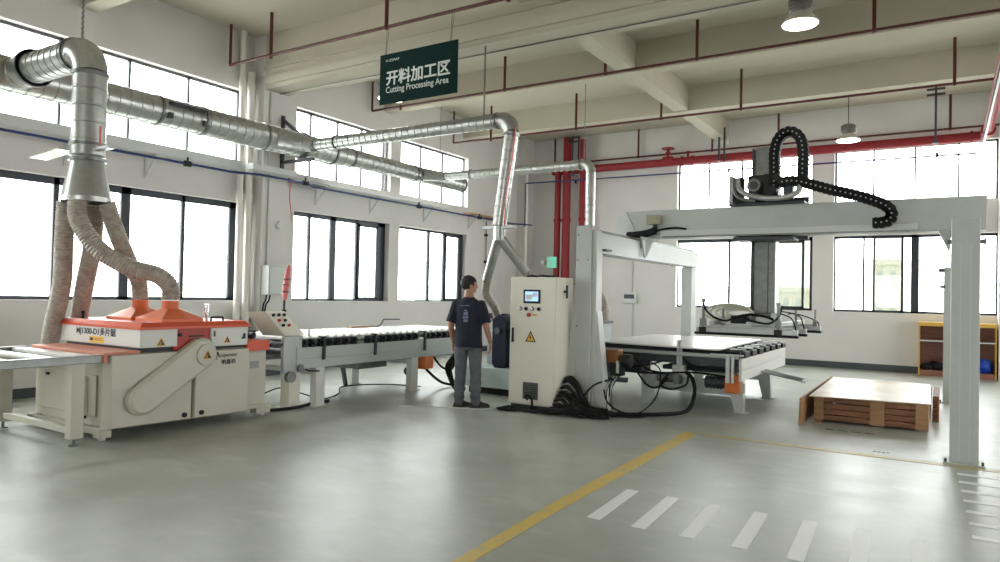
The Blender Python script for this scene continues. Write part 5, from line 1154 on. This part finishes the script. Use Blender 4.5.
for s_, a, l in ((1, armR, legR), (-1, armL, legL)):
    limb(mb, a, [.058, .046, .043, .038, .028]); limb(mb, l, [.095, .085, .058, .055, .04])
    w = V3(a[-1]); 
    # hand: palm, five curled fingers, thumb from the side of the palm
    mb.sweep([w, w + V3((0, .006, -.03)), w + V3((0, .014, -.06)), w + V3((0, .018, -.095))], [.026, .034, .040, .036], 12, ell=(.45, 1))
    for k, ln in enumerate((.068, .078, .073, .058)):
        b0 = w + V3((0, .045 - k * .021, -.088)); c1 = b0 + V3((-.006 * s_, .004, -ln * .5)); c2 = c1 + V3((-.018 * s_, .006, -ln * .35)); c3 = c2 + V3((-.016 * s_, .004, -ln * .12))
        mb.sweep([b0, c1, c2, c3], [.0095, .009, .0085, .007], 8); mb.sphere(c3, .0075, seg=8, ring=6)
    t0 = w + V3((-.004 * s_, .030, -.035)); t1 = t0 + V3((-.012 * s_, .028, -.030)); t2 = t1 + V3((-.008 * s_, .010, -.030))
    mb.sweep([t0, t1, t2], [.014, .0115, .009], 8); mb.sphere(t2, .009, seg=8, ring=6)
# head, turned to his right
HM = Matrix.Translation((.0, .018, 1.566)) @ Matrix.Scale(1.06, 4) @ Matrix.Rotation(math.radians(-58), 4, 'Z')
hb_ = MB()
hb_.sphere((0, -.012, .065), .076, .096, .092, 20, 14)
rings(hb_, [(0, .034, -.056, .030, .036), (0, .026, -.030, .050, .056), (0, .020, .0, .060, .068), (0, .014, .04, .066, .078)])
hb_.sweep([(0, .082, .045), (0, .090, .028), (0, .098, .012), (0, .088, .004)], [.008, .010, .013, .008], 10)   # nose
hb_.sphere((0, .080, -.018), .020, .009, .007, 10, 6); hb_.sphere((0, .066, -.044), .022, .018, .016, 10, 6)      # lips, chin
hb_.sphere((0, .084, .058), .040, .010, .007, 12, 6)                                                          # brow
for s_ in (1, -1):
    hb_.sphere((.030 * s_, .083, .036), .013, .006, .007, 8, 6)
    hb_.sphere((.079 * s_, -.005, .025), .010, .020, .032, 10, 8)
bmesh.ops.transform(hb_.bm, matrix=HM, verts=hb_.bm.verts[:])
me_ = bpy.data.meshes.new('t'); hb_.bm.to_mesh(me_); hb_.bm.free(); mb.bm.from_mesh(me_); bpy.data.meshes.remove(me_)
body = remeshed(mb, 'body', 'skin', person, .0065, 2)
mb = MB()
for s_ in (1, -1): mb.sphere((.030 * s_, .0905, .036), .010, .004, .004, 10, 6)
remeshed(mb, 'eyes', 'blackp', person, .0015, 0, T=RZ @ HM)
# hair cap
mb = MB(); mb.sphere((0, -.016, .066), .086, .105, .098, 36, 26)
for v in mb.bm.verts:
    x, y, z = v.co; n_ = mnoise.noise(v.co * 60) * .003
    v.co += (v.co - V3((0, -.016, .07))).normalized() * n_
dead = [v for v in mb.bm.verts if (v.co.z < (.072 if v.co.y > .045 else (.03 if v.co.y > .0 else (-.030 + (v.co.y + .1) * .15)))) ]
bmesh.ops.delete(mb.bm, geom=dead, context='VERTS')
me = bpy.data.meshes.new('hair'); mb.bm.to_mesh(me); mb.bm.free(); me.transform(RZ @ HM); me.materials.append(M['hair'])
me.polygons.foreach_set('use_smooth', [True] * len(me.polygons))
hr_ = bpy.data.objects.new('hair', me); COL.objects.link(hr_); hr_.parent = person
md = hr_.modifiers.new('t', 'SOLIDIFY'); md.thickness = .012; md.offset = -1
# T-shirt
def wr_shirt(c): return .006 * mnoise.noise(V3((c.x * 9, c.y * 9, c.z * 5))) + .004 * math.sin(c.z * 38 + c.x * 12) * max(0, 1.2 - c.z) * 2
mb = MB()
rings(mb, [(0, 0, .79, .192, .142), (0, -.005, .86, .192, .142), (0, 0, 1.0, .182, .132), (0, 0, 1.18, .186, .128), (0, -.005, 1.31, .195, .122), (0, -.01, 1.365, .185, .108), (0, -.01, 1.405, .135, .092), (0, -.01, 1.435, .085, .076), (0, -.01, 1.455, .068, .064)])
for a in (armR, armL):
    P = [V3(a[0]) + V3((0, 0, .005)), V3(a[0]).lerp(V3(a[1]), .5) + V3((.004 if a is armR else -.004, 0, 0)), V3(a[0]).lerp(V3(a[1]), .92) + V3((.006 if a is armR else -.006, 0, 0))]
    mb.sweep(P, [.066, .070, .076], 16); mb.sphere(P[0], .066, seg=14, ring=8)
remeshed(mb, 't_shirt', 'navy', person, .009, 2, wr_shirt)
# faded print on the back
pr = MB()
for (x0, x1, z0, z1) in ((-.085, -.03, 1.33, 1.345), (-.02, .05, 1.333, 1.345), (-.03, .03, 1.21, 1.26), (-.04, .035, 1.17, 1.20), (-.03, .03, 1.125, 1.16), (-.02, .02, 1.27, 1.285)):
    pr.box(x0, x1, -.143, -.136, z0, z1)
bmesh.ops.transform(pr.bm, matrix=RZ, verts=pr.bm.verts[:]); bmesh.ops.translate(pr.bm, verts=pr.bm.verts[:], vec=(PX, PY_, 0))
pr.build('shirt_print', 'printw', person, smooth=False)
# trousers
def wr_tr(c): return .006 * mnoise.noise(V3((c.x * 12, c.y * 12, c.z * 9))) + .005 * math.sin(c.z * 60 + c.y * 20) * (1 if c.z < .3 else .35)
mb = MB()
rings(mb, [(0, 0, .76, .14, .10), (0, 0, .80, .155, .11), (0, -.008, .88, .155, .112), (0, -.002, .94, .15, .108)])
for l in (legR, legL): 
    P = [V3(l[0]) + V3((0, -.01, -.04)), V3(l[0]).lerp(V3(l[1]), .5) + V3((0, -.008, 0)), V3(l[1]), V3(l[1]).lerp(V3(l[2]), .5) + V3((0, -.008, 0)), V3(l[2]) + V3((0, -.006, .0))]
    limb(mb, P, [.095, .092, .078, .074, .066])
remeshed(mb, 'trousers', 'jean', person, .009, 2, wr_tr)
mb = MB()
for x in (-.085, .085):
    mb.prism([(x - .05, -.128, .87), (x + .05, -.128, .87), (x + .05, -.128, .78), (x, -.128, .76), (x - .05, -.128, .78)], (0, .008, 0))
bmesh.ops.transform(mb.bm, matrix=RZ, verts=mb.bm.verts[:]); bmesh.ops.translate(mb.bm, verts=mb.bm.verts[:], vec=(PX, PY_, 0))
# shoes point to the right of the picture
mb.bm.free()
for l, ang in ((legR, -55), (legL, -42)):
    mb = MB(); f_ = Matrix.Translation((l[2][0], l[2][1], 0)) @ Matrix.Rotation(math.radians(ang), 4, 'Z')
    rings(mb, [(0, .055, .0, .048, .138), (0, .055, .03, .050, .142), (0, .045, .05, .044, .125), (0, .01, .075, .040, .075), (0, -.01, .115, .042, .05)])
    sh_ = remeshed(mb, 'shoe', 'shoe', person, .007, 2, T=RZ @ f_)
    mb = MB(); rings(mb, [(0, .055, .0, .052, .143), (0, .055, .022, .053, .146)])
    me = bpy.data.meshes.new('sole'); mb.bm.to_mesh(me); mb.bm.free(); me.transform(RZ @ f_); me.materials.append(M['dark']); so = bpy.data.objects.new('sole', me); COL.objects.link(so); so.parent = sh_
